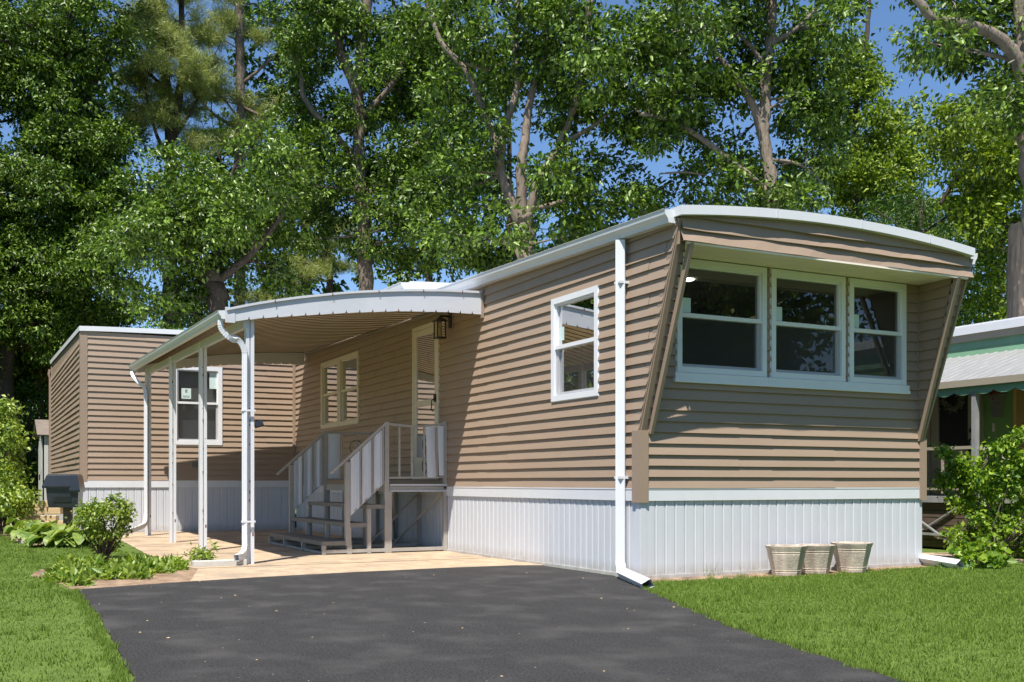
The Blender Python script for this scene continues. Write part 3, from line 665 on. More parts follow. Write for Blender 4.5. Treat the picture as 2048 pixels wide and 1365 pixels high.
# front downspout -------------------------------------------
g = MB(); y_ = .21
g.rtube([(-.075, y_, 3.16), (-.075, y_, .16), (-.078, y_-.006, .11), (-.10, y_-.06, .07), (-.16, y_-.16, .05), (-.50, -.86, .035)], .088, .07, (-.55, -.6, .5), rib=2)
ds = g.build('downspout', M['white'], home)
for z in (2.75, .92): g = MB(); g.box((-.116, y_-.05, z), (-.0, y_+.05, z+.025)); g.build('strap', M['white'], ds)
g = MB(); g.rtube([(3.72, .20, 3.2), (3.72, .20, .14), (3.71, .12, .07), (3.66, -.02, .06), (3.52, -.62, .04)], .085, .07, (.5, -.5, .5), rib=2)
g.build('downspout', M['white'], home)

# ------------------------------------------------------------------ awning
aw = empty('carport_awning', (-1.5, 7.1, 0), 'white arched metal awning with scalloped edge on white posts beside the tan home', 'awning')
AP = [(-3.07, 2.757, 2.607), (-2.71, 2.855, 2.675), (-2.27, 2.951, 2.735), (-1.69, 3.054, 2.811), (-1.085, 3.128, 2.874), (-.52, 3.172, 2.905), (-.045, 3.190, 2.912)]
def lerp_ap(x, c):
    for p, q in zip(AP, AP[1:]):
        if x <= q[0]+1e-9: t = (x-p[0])/(q[0]-p[0]); return p[c]+(q[c]-p[c])*t
    return AP[-1][c]
RISE = .020; Y0, Y1 = 3.33, 10.95
def atz(x, y): 
    xs = np.clip(x, -3.07, -.045); return (lerp_ap(xs-.12, 1)+2*lerp_ap(xs, 1)+lerp_ap(min(xs+.12, -.045), 1))/4 if xs > -2.9 and xs < -.2 else lerp_ap(xs, 1)
def ztop(x, y): return atz(x, y)+RISE*(y-Y0)
NX = 36; XS = [-3.07+(3.025)*j/NX for j in range(NX+1)]
mb = MB()
for a, b in zip(XS, XS[1:]):
    mb.face([(a, Y0-.02, ztop(a, Y0)), (b, Y0-.02, ztop(b, Y0)), (b, Y1, ztop(b, Y1)), (a, Y1, ztop(a, Y1))])
    mb.face([(a, Y0-.022, ztop(a, Y0)-.026), (b, Y0-.022, ztop(b, Y0)-.026), (b, Y0-.022, ztop(b, Y0)), (a, Y0-.022, ztop(a, Y0))])
    mb.face([(a, Y0-.022, ztop(a, Y0)-.026), (a, Y0+.02, ztop(a, Y0)-.026), (b, Y0+.02, ztop(b, Y0)-.026), (b, Y0-.022, ztop(b, Y0)-.026)])
mb.build('roof_sheet', M['fascia'], aw)
mb = MB(); PW = .215; y = Y0+.02
while y < Y1-.02:
    y2 = min(y+PW, Y1-.01)
    for a, b in zip(XS, XS[1:]):
        f = lambda x, yy, d: (x, yy, ztop(x, yy)-.055-d)
        mb.face([f(a, y, 0), f(b, y, 0), f(b, y2, -.012), f(a, y2, -.012)], M['pan']); mb.face([f(a, y2, -.012), f(b, y2, -.012), f(b, y2, 0), f(a, y2, 0)], M['seam_shade'])
    y = y2
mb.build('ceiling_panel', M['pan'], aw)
def valance(yy, dz, name, m, nd=1):
    mb = MB(); xs = -3.065; k = 0; pitch = .157
    while xs < -.05:
        xe = min(xs+pitch, -.045)
        f = lambda x: lerp_ap(x, 2)+dz; g_ = lambda x: ztop(x, Y0)+dz-.024
        nx = xs+pitch*.5 if xe-xs > pitch*.9 else None
        pts = [(xs, f(xs))]
        if nx: pts += [(nx-.013, f(nx)), (nx-.004, f(nx)+.018), (nx-.003, f(nx)+.03), (nx+.003, f(nx)+.03), (nx+.004, f(nx)+.018), (nx+.013, f(nx))]
        pts += [(xe, f(xe))]
        for p, q in zip(pts, pts[1:]):
            mb.face([(p[0], yy, p[1]), (q[0], yy, q[1]), (q[0], yy, g_(q[0])), (p[0], yy, g_(p[0]))])
            mb.face([(q[0], yy+.012, q[1]), (p[0], yy+.012, p[1]), (p[0], yy+.012, g_(p[0])), (q[0], yy+.012, g_(q[0]))])
            mb.face([(p[0], yy, p[1]), (p[0], yy+.012, p[1]), (q[0], yy+.012, q[1]), (q[0], yy, q[1])])
        xs = xe
    return mb.build(name, m, aw)
valance(Y0, 0, 'front_valance', M['fascia'])
valance(Y1, RISE*(Y1-Y0)-.0, 'rear_valance', M['fascia'])
# plate at the outer end of the valance, wall bracket
mb = MB(); mb.box((-3.085, Y0-.006, 2.605), (-2.98, Y0-.001, 2.77)); mb.build('end_plate', M['fascia'], aw)
mb = MB(); mb.box((-.045, Y0-.03, 2.87), (-.016, Y0+.02, 3.21)); mb.build('wall_bracket', M['trim'], aw)
mb = MB(); mb.beam((-.035, Y0+.05, 3.105), (-.035, Y1-.03, 3.105+RISE*(Y1-Y0)), .04, .03); mb.build('wall_channel', M['cable'], aw)
for x in (-2.55, -1.9, -1.35, -.8, -.3):
    mb = MB(); mb.box((x-.004, Y0-.028, ztop(x, Y0)-.04), (x+.004, Y0-.022, ztop(x, Y0)-.005)); mb.build('screw', M['rust'], aw)
gz0, gz1 = 2.735, 2.735+RISE*7.6
gutter((-3.06, Y0+.01, gz0), (-3.06, Y1-.2, gz1-.01), (-1, 0), par=aw, scale=.8)
mb = MB(); mb.beam((-2.85, Y0+.06, 2.62), (-2.85, Y1-.2, 2.62+RISE*7.5), .05, .10); mb.build('beam', M['fascia'], aw)
for (px_, py_) in ((-2.80, 3.45), (-2.84, 5.87), (-2.86, 8.09), (-2.87, 10.5)):
    mb = MB(); zt_ = 2.66+RISE*(py_-Y0); s = .045
    # open channel: two flanges and a recessed web
    mb.box((px_-s, py_-s, -.004), (px_-s+.038, py_+s, zt_)); mb.box((px_+s-.038, py_-s, -.004), (px_+s, py_+s, zt_)); mb.box((px_-s+.038, py_-s+.02, -.004), (px_+s-.038, py_+s-.02, zt_))
    o = mb.build('post', M['white'], aw)
    for k in range(8):
        r = MB()
        zz = .15+2.3*hsh(k, py_); fx = px_-s+.036+.006*hsh(k, 2, py_); hh = .01+.035*hsh(k, 5, py_)
        r.box((fx-.004, py_-s-.0015, zz), (fx+.006, py_-s+.003, zz+hh)); r.build('rust_spot', M['rust'], o)
    r = MB(); r.box((px_+s-.022, py_-s-.0012, .30), (px_+s-.006, py_-s+.002, .34)); r.build('rust_spot', M['rust'], o); r = MB(); r.box((px_+s-.02, py_-s-.0012, 1.45), (px_+s-.012, py_-s+.002, 1.46))
    r.build('rust_spot', M['rust'], o)
# awning downspouts
def curve(pts, n=6):
    out = []
    P = [Vector(p) for p in pts]
    for i in range(len(P)-1):
        p0 = P[max(i-1, 0)]; p1 = P[i]; p2 = P[i+1]; p3 = P[min(i+2, len(P)-1)]
        for k in range(n):
            t = k/n; out.append(.5*((2*p1)+(-p0+p2)*t+(2*p0-5*p1+4*p2-p3)*t*t+(-p0+3*p1-3*p2+p3)*t**3))
    out.append(P[-1]); return out
e1 = curve([(-3.11, 3.44, 2.64), (-3.10, 3.44, 2.55), (-3.02, 3.42, 2.46), (-2.92, 3.41, 2.43), (-2.865, 3.40, 2.33), (-2.86, 3.40, 2.2)], 5)
g = MB(); g.rtube(e1+[Vector((-2.86, 3.40, .30)), Vector((-2.86, 3.39, .2)), Vector((-2.875, 3.36, .13)), Vector((-2.92, 3.30, .09)), Vector((-2.99, 3.22, .08))], .07, .055, (1, -.3, .1), rib=2)
d1 = g.build('downspout', M['white'], aw)
g = MB()
for k in range(3, 22): 
    p = e1[k]; t = (e1[min(k+1, len(e1)-1)]-e1[k-1]).normalized(); g.rtube([p-t*.004, p+t*.004], .076, .062, (1, -.3, .1))
g.build('elbow_rib', M['white'], d1)
for z in (.45, 1.66): g = MB(); g.box((-2.905, 3.36, z), (-2.75, 3.375, z+.02)); g.build('strap', M['white'], d1)
e2 = curve([(-3.11, 10.55, 2.74), (-3.10, 10.5, 2.66), (-3.02, 10.42, 2.55), (-2.94, 10.40, 2.48), (-2.92, 10.38, 2.3)], 5)
g = MB(); g.rtube(e2+[Vector((-2.92, 10.38, .45))]+curve([(-2.92, 10.38, .35), (-2.95, 10.3, .2), (-3.1, 10.1, .13), (-3.4, 9.7, .07)], 5), .07, .055, (1, -.3, .1), rib=2)
g.build('downspout', M['white'], aw)
g = MB(); g.beam((-2.715, 3.43, 1.56), (-2.695, 3.41, 1.50), .05, .09, (1, 0, 0)); g.build('flood_light', M['blackplastic'], aw)

g = MB(); g.box((-3.42, 3.28, -.01), (-2.86, 3.42, .055)); tag(g.build('concrete_curb', M['curb'], bevel=.008), 'low pale concrete curb block at the foot of the nearest awning post', 'curb')

# ------------------------------------------------------------------ stairs
st = empty('entry_stairs', (-.8, 5.8, 0), 'taupe metal entry stairs and landing with railings below the door', 'stairs')
YN, YF = 4.45, 7.05
def part(name, fn, m='step', par=None): g = MB(); fn(g); return g.build(name, M[m], par or st)
TR = ((-1.68, -1.30, .158), (-1.36, -1.05, .38), (-1.10, -.79, .606))
for i, (xa, xb, z) in enumerate(TR):
    def f(g):
        n = 3; w_ = (xb-xa-.01*(n-1))/n
        for k in range(n): g.box((xa+.012+k*(w_+.002), YN-.008, z-.028), (xa+.012+k*(w_+.002)+w_-.006, YF+.02, z-.001), M['treadtop'])
        g.box((xa, YN-.02, z-.05), (xa+.012, YF+.02, z+.001)); g.box((xb-.012, YN-.008, z-.05), (xb, YF+.02, z-.003)); g.box((xa+.012, YN-.02, z-.05), (xb, YN-.008, z+.001))
    part('tread', f)
def f(g):
    n = 5; w_ = .80/n
    for k in range(n): g.box((-.80+k*w_, YN, .835), (-.80+k*w_+w_-.006, YF, .86))
    g.box((-.83, YN-.02, .775), (-.80, YF+.02, .858)); g.box((-.80, YN-.035, .775), (.0, YN-.001, .805)); g.box((-.80, YN-.03, .805), (.0, YN-.001, .835)); g.box((-.80, YF, .775), (0, YF+.03, .858))
part('landing', f)
def f(g): g.box((-.80, YN-.04, .845), (0.0, YN-.0, .866)); g.box((-.80, YN-.046, .77), (0, YN-.036, .785))
part('landing_edge', f, 'fascia')
# vertical supports: near and far frames and the one in the middle
for yy in (YN, 5.35, 6.25, YF):
    def f(g):
        s = .024
        for xa, xb, z in TR:
            g.box((xa+.0, yy-s, 0), (xa+.05, yy+s, z-.05)); 
        g.box((-.83, yy-s, 0), (-.775, yy+s, .775)); g.box((-1.66, yy-s+.003, .012), (-.03, yy+s-.003, .055))
        g.box((-1.345, yy-s+.001, 0), (-1.30, yy+s-.001, .158-.05)); g.box((-.05, yy-s, 0), (-.005, yy+s, .775))
    part('support_frame', f)
def f(g):
    g.box((-1.66, YN, .0), (-1.62, YF, .03)); g.box((-.82, YN, .0), (-.78, YF, .03)); g.box((-.03, YN, .0), (-.07, YF, .03))
part('ground_rail', f)
part('brace', lambda g: (g.beam((-.76, YN+.03, .76), (-.06, 6.2, .08), .03, .02)))
part('brace', lambda g: (g.beam((-.04, YN+.05, .76), (-.4, 5.33, .06), .03, .02)))
part('brace', lambda g: (g.beam((-.77, 5.33, .06), (-.04, 5.33, .74), .03, .02)))
ZR = 1.65
for yy, nm in ((YN, 'n'), (YF, 'f')):
    s = .026
    part('rail_post', lambda g: g.box((-.866, yy-s, .0 if nm == 'n' else .5), (-.812, yy+s, ZR)))
    part('rail_post', lambda g: g.box((-1.383, yy-s, .10), (-1.325, yy+s, 1.14)))
    part('hand_rail', lambda g: g.beam((-.84, yy, ZR-.01), (-1.56, yy, 1.005), .05, .03))
    part('lower_rail', lambda g: g.beam((-.86, yy, .905), (-1.33, yy, .47), .028, .022))
    # sloped sheet panels and balusters
    P_ = lambda x: (ZR-.02-(-.84-x)*.896, .905-(-.86-x)*.925)
    for k in range(3):
        xa = -1.318+k*.152; xb = xa+.112
        def f(g):
            n = 6
            for j in range(n):
                a = xa+(xb-xa)*j/n; b = xa+(xb-xa)*(j+1)/n
                o1 = .006*sin(j*1.3+k)+(.006 if j in (0, n-1) else 0); o2 = .006*sin((j+1)*1.3+k)+(.006 if j+1 in (0, n) else 0)
                g.face([(a, yy-.016-o1, P_(a)[1]-.01), (b, yy-.016-o2, P_(b)[1]-.01), (b, yy-.016-o2, P_(b)[0]-.02), (a, yy-.016-o1, P_(a)[0]-.02)])
                g.face([(b, yy-.004, P_(b)[1]-.01), (a, yy-.004, P_(a)[1]-.01), (a, yy-.004, P_(a)[0]-.02), (b, yy-.004, P_(b)[0]-.02)])
        part('rail_panel', f, 'sheet')
        part('baluster', lambda g: g.box((xb+.008, yy-.012, P_(xb+.02)[1]), (xb+.03, yy+.012, P_(xb+.02)[0]-.01)))
# landing railing near side
part('rail_post', lambda g: g.box((-.012, YN-.03, .0), (-.062, YN+.02, ZR+.03)))
part('top_rail', lambda g: (g.beam((-.84, YN, ZR-.02), (-.45, YN, ZR-.05), .035, .028), g.beam((-.45, YN, ZR-.05), (-.04, YN, ZR+.0), .035, .028)))
part('bottom_rail', lambda g: g.beam((-.82, YN, .945), (-.05, YN, .955), .03, .022))
for x in (-.665, -.495, -.325, -.155): part('baluster', lambda g: g.box((x-.011, YN-.011, .95), (x+.011, YN+.011, ZR-.05)))
def shp(xa, xb, z0, z1, yy, lean):
    def f(g):
        n = 5; c = []
        for j in range(n+1): t = j/n; c.append((xa+(xb-xa)*t, .008*sin(t*3.14)))
        for (a, o1), (b, o2) in zip(c, c[1:]): g.face([(a+lean, yy-.014-o1, z0), (b+lean, yy-.014-o2, z0), (b, yy-.014-o2, z1), (a, yy-.014-o1, z1)]); g.face([(b+lean, yy-.005, z0), (a+lean, yy-.005, z0), (a, yy-.005, z1), (b, yy-.005, z1)])
        g.face([(xa+lean, yy-.014, z0), (xa, yy-.014, z1), (xa, yy-.005, z1), (xa+lean, yy-.005, z0)])
    return f
part('rail_panel', shp(-.305, -.185, .95, ZR-.04, YN, .02), 'sheet'); part('rail_panel', shp(-.14, -.03, .975, ZR-.03, YN, .02), 'sheet')
# far landing rail
part('top_rail', lambda g: g.beam((-.84, YF, ZR-.02), (-.02, YF, ZR-.02), .035, .028)); part('bottom_rail', lambda g: g.beam((-.84, YF, .94), (-.02, YF, .94), .03, .022))
part('rail_post', lambda g: g.box((-.012, YF-.025, .86), (-.055, YF+.025, ZR)))
part('rail_panel', shp(-.80, -.62, .95, ZR-.04, YF, .0), 'sheet')
for x in (-.58, -.36, -.14): part('baluster', lambda g: g.box((x-.011, YF-.011, .95), (x+.011, YF+.011, ZR-.03)))
g = MB()
g.tube([(-.36+.10*cos(t), YF, 1.42+.10*sin(t)) for t in [-.8+i*.33 for i in range(16)]], .006, 5); g.tube([(-.44, YF, 1.34), (-.36, YF, 1.2), (-.3, YF, 1.1), (-.34, YF, 1.02), (-.42, YF, 1.04)], .006, 5); g.build('scroll', M['black'], st)

# ------------------------------------------------------------------ planters
def planter(cx_, cy_, rot, s, dirt):
    N8 = 8; lv = [(0, .145, 0), (.03, .152, 0), (.036, .149, 0), (.048, .156, 0), (.052, .153, 0), (.205, .192, 0), (.209, .189, 0), (.222, .197, 0), (.227, .194, 0), (.27, .212, 0), (.283, .216, 0), (.283, .178, 0), (.25, .168, 0)]
    g = MB(); rings = []
    for z, r, _ in lv:
        rings.append([(cx_+s*r*.93*cos(rot+2*pi*k/N8), cy_+s*r*.93*sin(rot+2*pi*k/N8), z*s-.005) for k in range(N8)])
    for a, b in zip(rings, rings[1:]):
        for k in range(N8): j = (k+1) % N8; g.face([a[k], a[j], b[j], b[k]])
    root = g.build('planter', M['mortar'])
    g = MB(); g.face(rings[-1]); g.build('soil', M['soil'], root); return root
tag(planter(1.487, -.30, .03, 1.0, 0), 'weathered octagonal planter, leftmost of three by the white front skirting, moss on rim', 'planter', 'planters along the front skirting')
tag(planter(1.89, -.26, .09, .98, 0), 'palest weathered octagonal planter, standing between two others by the front skirting', 'planter', 'planters along the front skirting')
tag(planter(2.345, -.29, .0, 1.02, 0), 'weathered octagonal planter with stained tan facets, rightmost of three by the skirting', 'planter', 'planters along the front skirting')

# ------------------------------------------------------------------ box on a post, shed, timber
bx_, by_, _ = at(129, 1000, 15.6)
mbx = empty('mailbox', (bx_, by_, 0), 'black plastic lidded mailbox on a short wooden post beside the hostas', 'mailbox')
mbx.rotation_euler = (0, 0, 0)
def bb(x0, x1, y0, y1, z0, z1, tp=0): return (x0, x1, y0, y1, z0, z1, tp)
# local frame: u along camera right, v away
U = Vector((cos(.22), -sin(.22), 0)); Vv = Vector((sin(.22), cos(.22), 0)); B0 = Vector((bx_, by_, 0))
def L3(u, v, z): return tuple(B0+U*u+Vv*v+Vector((0, 0, z)))
g = MB()
def loftbox(g, secs):
    R_ = [[L3(a, c, z), L3(b, c, z), L3(b, d, z), L3(a, d, z)] for a, b, c, d, z in secs]
    for p, q in zip(R_, R_[1:]):
        for k in range(4): j = (k+1) % 4; g.face([p[k], p[j], q[j], q[k]])
    g.face(R_[0][::-1]); g.face(R_[-1])
loftbox(g, [(-.19, .21, -.2, .28, .52), (-.205, .215, -.21, .28, .62), (-.22, .225, -.215, .285, .80), (-.22, .225, -.215, .285, .825)])
g.build('body', M['blackplastic'], mbx, bevel=.012)
g = MB()
# lid: stepped front (high on the left two thirds, dropping to the right)
loftbox(g, [(-.265, .11, -.25, .30, .805), (-.27, .11, -.255, .30, .83), (-.215, .115, -.225, .28, .985), (-.195, .10, -.20, .25, 1.01)])
loftbox(g, [(.10, .245, -.25, .30, .745), (.10, .25, -.255, .30, .775), (.112, .215, -.228, .28, .985), (.098, .195, -.20, .25, 1.01)])
g.build('lid', M['blackplastic'], mbx, bevel=.012)
g = MB(); loftbox(g, [(-.12, .12, -.216, -.20, .60), (-.12, .12, -.228, -.20, .68)]); g.build('slot_panel', M['blackplastic'], mbx)
g = MB(); loftbox(g, [(-.02, .10, 0, .12, 0), (-.02, .10, 0, .12, .52)]); g.build('post', M['brownwood'], mbx)

SX, SY = -3.95, 20.9
sh = empty('garden_shed', (SX+1.2, SY+1.1, 0), 'small pale metal garden shed with brown roof behind the left end of the home', 'shed')
g = MB()
for k in range(16):
    y = SY+.02; x = SX+k*.16
    g.box((x, SY, 0), (x+.13, SY+.03, 2.1)); g.box((x+.13, SY+.012, 0), (x+.16, SY+.03, 2.1))
for k in range(14):
    y = SY+k*.15
    if 4 <= k <= 9: continue
    g.box((SX, y, 0), (SX+.03, y+.12, 2.1)); g.box((SX+.012, y+.12, 0), (SX+.03, y+.15, 2.1))
g.face([(SX, SY, 2.1), (SX, SY+2.1, 2.1), (SX, SY+1.05, 2.5)]); g.box((SX, SY, 2.0), (SX+.03, SY+2.1, 2.1)); g.box((SX+2.5, SY, 0), (SX+2.53, SY+2.1, 2.1))
g.build('wall', M['shed'], sh)
g = MB(); g.box((SX-.01, SY+.62, .0), (SX+.02, SY+1.05, 1.98)); g.box((SX-.015, SY+1.07, 0), (SX+.02, SY+1.48, 1.98)); d_ = g.build('door', M['shed'], sh)
g = MB(); g.box((SX-.04, SY+.98, .95), (SX-.01, SY+1.02, 1.1)); g.build('handle', M['black'], d_)
g = MB(); g.beam((SX-.06+1.3, SY-.1, 2.08), (SX-.06+1.3, SY+1.05, 2.52), 2.75, .03); g.beam((SX-.06+1.3, SY+1.05, 2.52), (SX-.06+1.3, SY+2.2, 2.08), 2.75, .03); g.build('roof', M['shedroof'], sh)
# retaining timbers / low step left of the home
def timber(px, py, d, L, yaw, z, lab, h=.12, wd=.16):
    x, y, _ = at(px, py, d); u = Vector((cos(yaw), sin(yaw), 0))*L/2; g = MB(); g.beam((x-u.x, y-u.y, z), (x+u.x, y+u.y, z), wd, h); o = g.build('timber_beam', M['timber'], bevel=.01); tag(o, lab, 'timber', 'landscape timbers beside the mailbox'); return o
timber(92, 1010, 19, .85, -.45, .50, 'pale landscape timber lying on top of the low step left of the mailbox')
timber(85, 1030, 19, .70, -.45, .375, 'landscape timber under the top one left of the mailbox')
timber(118, 1040, 17.5, .42, -.2, .19, 'short landscape timber lying low right behind the mailbox')
timber(80, 1040, 18.5, .6, -.4, .25, 'lowest landscape timber of the step left of the mailbox')
timber(90, 1060, 18.0, .8, -.42, .10, 'landscape timber lying on the soil at the edge of the lawn left of the hostas')
for i, (px, py, d, sz) in enumerate(((35, 1040, 24, .5), (60, 1046, 22, .45), (62, 1072, 17.6, .3), (75, 1088, 15.6, .28))):
    x, y, _ = at(px, py, d); g = MB(); n = 7
    top = [(x+sz*(.8+.4*hsh(k, i))*cos(2*pi*k/n), y+sz*.8*sin(2*pi*k/n), .045) for k in range(n)]; g.face(top)
    for k in range(n): j = (k+1) % n; a, b = top[k], top[j]; g.face([(a[0], a[1], -.01), (b[0], b[1], -.01), b, a])
    tag(g.build('stepping_stone', M['stone']), ['flat edging stone farthest back at the left edge of the lawn', 'flat edging stone second from the back along the lawn edge', 'flat edging stone at the left of the hosta leaves', 'flat edging stone nearest of the row in front of the hosta leaves'][i], 'stone', 'edging stones along the left lawn')

# ------------------------------------------------------------------ neighbouring home
nb = empty('green_house', (8.5, 3, 0), 'green house with white roof edge and a covered porch behind the right shrub', 'house')
NX_ = 7.6
g = MB()
g.face([(NX_, -5, -.2), (NX_, 11, -.2), (NX_, 11, 3.1), (NX_, -5, 3.1)]); g.face([(NX_, -5, -.2), (11, -5, -.2), (11, -5, 3.1), (NX_, -5, 3.1)]); g.face([(NX_, 11, -.2), (11, 11, -.2), (11, 11, 3.1), (NX_, 11, 3.1)])
g.build('wall', M['green'], nb)
g = MB()
for k in range(3): z = 2.74+k*.12; g.face([(NX_-.022, -5, z), (NX_-.022, 11, z), (NX_-.006, 11, z+.12), (NX_-.006, -5, z+.12)]); g.face([(NX_, -5, z), (NX_, 11, z), (NX_-.022, 11, z), (NX_-.022, -5, z)])
g.build('upper_siding', M['greenpale'], nb)
g = MB(); g.box((NX_-.10, -5.1, 3.065), (NX_-.03, 11.1, 3.18)); g.box((NX_-.05, -5.1, 3.18), (11, 11.1, 3.21)); g.build('roof', M['white'], nb)
g = MB(); g.box((NX_-.06, -5.1, 2.97), (NX_-.0, 11.1, 3.062)); g.build('eave_board', M['beige'], nb)
# porch roof (corrugated)
PX0, PX1, PZ0, PZ1 = 5.95, NX_-.02, 2.20, 2.755
g = MB(); y = -3.0
while y < 6.0:
    for (ya, oa), (yb, ob) in zip(((0, 0), (.02, .011), (.035, .011), (.055, 0), (.16, 0)), ((.02, .011), (.035, .011), (.055, 0), (.16, 0))):
        g.face([(PX0, y+ya, PZ0+oa), (PX0, y+yb, PZ0+ob), (PX1, y+yb, PZ1+ob), (PX1, y+ya, PZ1+oa)])
    y += .16
g.build('porch_roof', M['nwhite'], nb)
g = MB(); g.box((PX0-.05, -3, PZ0-.075), (PX0, 6, PZ0+.012)); g.build('gutter', M['beige'], nb)
g = MB(); y = -3.0
while y < 6:
    n = 8
    for k in range(n):
        a = y+.30*k/n; b = y+.30*(k+1)/n; za = PZ0-.16-.045*sin(pi*k/n)**.6+.02; zb2 = PZ0-.16-.045*max(0, sin(pi*(k+1)/n))**.6+.02
        g.face([(PX0-.012, a, za), (PX0-.012, b, zb2), (PX0-.012, b, PZ0-.07), (PX0-.012, a, PZ0-.07)])
    y += .30
g.build('scalloped_valance', M['greenpale'], nb)
g = MB(); g.face([(PX0, -3, PZ0-.05), (PX0, 6, PZ0-.05), (NX_, 6, 2.6), (NX_, -3, 2.6)]); g.build('porch_ceiling', M['beige'], nb)
for y in (1.21, 4.4): g = MB(); g.box((PX0+.0, y-.03, .66), (PX0+.075, y+.03, PZ0-.05)); g.build('porch_post', M['nwhite'], nb)
g = MB(); g.box((PX0, .95, .62), (NX_-.002, 6, .70)); g.build('porch_deck', M['nwhite'], nb)
# porch railing
g = MB(); g.beam((PX0+.03, 1.21, 1.34), (PX0+.03, 6, 1.34), .05, .04)
for k in range(16): g.box((PX0+.015, 1.4+k*.3, .74), (PX0+.04, 1.43+k*.3, 1.33))
g.beam((PX0+.03, 1.21, .80), (PX0+.03, 6, .80), .04, .03); g.beam((PX0+.05, 1.15, 1.34), (PX0+.9, .3, .78), .05, .04); g.build('porch_railing', M['beige'], nb)
g = MB()
for k in range(6): g.box((PX0+.06, 1.0, .02+k*.1), (PX0+.09, 6, .11+k*.1))
g.build('deck_skirt', M['brownwood'], nb)
g = MB(); g.beam((PX0+.03, 1.5, .55), (PX0+.03, 2.4, .05), .03, .02); g.beam((PX0+.01, 1.5, .05), (PX0+.01, 2.4, .55), .03, .02); g.box((PX0-.02, 1.1, .18), (PX0+.03, 3, .21)); g.build('lattice', M['nwhite'], nb)
# door, wreath, wall pocket, shutter
g = MB(); a, b, c, d = 2.47, 3.28, .70, 2.42
g.box((NX_-.05, a, c), (NX_-.002, a+.14, d)); g.box((NX_-.05, b-.14, c), (NX_-.002, b, d)); g.box((NX_-.049, a+.14, d-.1), (NX_-.002, b-.14, d)); g.box((NX_-.049, a+.14, c), (NX_-.002, b-.14, 1.40))
g.box((NX_-.07, a-.10, c), (NX_-.002, a-.01, d+.05)); g.box((NX_-.07, b+.01, c), (NX_-.002, b+.10, d+.05))
nd = g.build('door', M['beige'], nb)
g = MB(); g.box((NX_-.03, a+.14, 1.40), (NX_-.02, b-.14, d-.1)); g.build('pane', M['black'], nd)
g = MB(); g.box((NX_-.09, a+.04, 1.62), (NX_-.05, a+.09, 1.68)); g.tube([(NX_-.09, a+.06, 1.52), (NX_-.13, a+.06, 1.5), (NX_-.12, a+.07, 1.38), (NX_-.08, a+.07, 1.34)], .014, 6); g.build('handle', M['black'], nd)
def scatter_bits(name, cen, n, r, s, m, par, ring=None):
    g = MB()
    for i in range(n):
        if ring:
            t = RNG.uniform(0, 2*pi); c = Vector((cen[0]+RNG.normal(0, .015), cen[1]+ring*cos(t)+RNG.normal(0, r), cen[2]+ring*sin(t)+RNG.normal(0, r)))
        else: c = Vector(cen)+Vector(RNG.normal(0, 1, 3)*r)
        a_ = Vector(RNG.normal(0, 1, 3)).normalized()*s; b_ = a_.orthogonal().normalized()*s*.5
        g.face([c-a_, c+b_, c+a_, c-b_])
    return g.build(name, m, par)
wr = scatter_bits('wreath', (NX_-.07, 2.86, 2.14), 420, .025, .03, M['leafw'], None, ring=.16); tag(wr, 'pale wreath hanging on the dark glass of the green house door', 'wreath')
wp = empty('wall_pocket', (NX_-.05, 2.1, 1.9), 'grey wall pocket vase with dried red flowers on the green wall', 'wall vase')
g = MB()
for (z0, w0), (z1, w1) in zip(((1.82, .07), (1.92, .075), (2.02, .09), (2.1, .115), (2.15, .14)), ((1.92, .075), (2.02, .09), (2.1, .115), (2.15, .14))):
    q = [(NX_-.002, 2.12-w0), (NX_-.10, 2.12-w0*.6), (NX_-.10, 2.12+w0*.6), (NX_-.002, 2.12+w0)]; q2 = [(NX_-.002, 2.12-w1), (NX_-.12, 2.12-w1*.6), (NX_-.12, 2.12+w1*.6), (NX_-.002, 2.12+w1)]
    for k in range(3): g.face([(*q[k], z0), (*q[k+1], z0), (*q2[k+1], z1), (*q2[k], z1)])
g.build('vase', M['stonegrey'], wp)
scatter_bits('flowers', (NX_-.08, 2.12, 2.2), 260, .05, .035, M['flower'], wp)
g = MB(); g.box((NX_-.04, 1.45, 1.24), (NX_-.005, 1.50, 2.27)); g.box((NX_-.04, 1.81, 1.24), (NX_-.005, 1.86, 2.27))
k = 0
while 1.26+k*.05 < 2.25: z = 1.26+k*.05; g.face([(NX_-.035, 1.5, z), (NX_-.035, 1.81, z), (NX_-.008, 1.81, z+.05), (NX_-.008, 1.5, z+.05)]); g.face([(NX_-.006, 1.5, z), (NX_-.006, 1.81, z), (NX_-.035, 1.81, z), (NX_-.035, 1.5, z)]); k += 1
g.build('shutter', M['shutter'], nb)
g = MB(); g.box((NX_-.02, 2.18, 1.62), (NX_-.004, 2.22, 1.74)); g.build('light_switch', M['cream'], nb)

# ------------------------------------------------------------------ foliage machinery
def leaves_np(C, T, Nn, L, Wd, fold=.25, rng=RNG):
    """C base points, T directions (unit), Nn approx normals; returns V,F (two triangles a leaf)"""
    n = len(C); Sd = np.cross(T, Nn); Sd /= np.linalg.norm(Sd, axis=1, keepdims=True)+1e-9; Nn = np.cross(Sd, T)
    L = np.broadcast_to(L, (n,))[:, None]; Wd = np.broadcast_to(Wd, (n,))[:, None]
    V = np.zeros((n, 4, 3)); V[:, 0] = C; V[:, 1] = C+T*L*.45+Sd*Wd*.5+Nn*Wd*fold; V[:, 2] = C+T*L-Nn*L*.12; V[:, 3] = C+T*L*.45-Sd*Wd*.5+Nn*Wd*fold
    b = np.arange(n)[:, None]*4; F = np.concatenate([b+np.array([[0, 2, 1]]), b+np.array([[0, 3, 2]])], 1).reshape(-1, 3)
    return V.reshape(-1, 3), F
def unit(a): return a/(np.linalg.norm(a, axis=-1, keepdims=True)+1e-9)
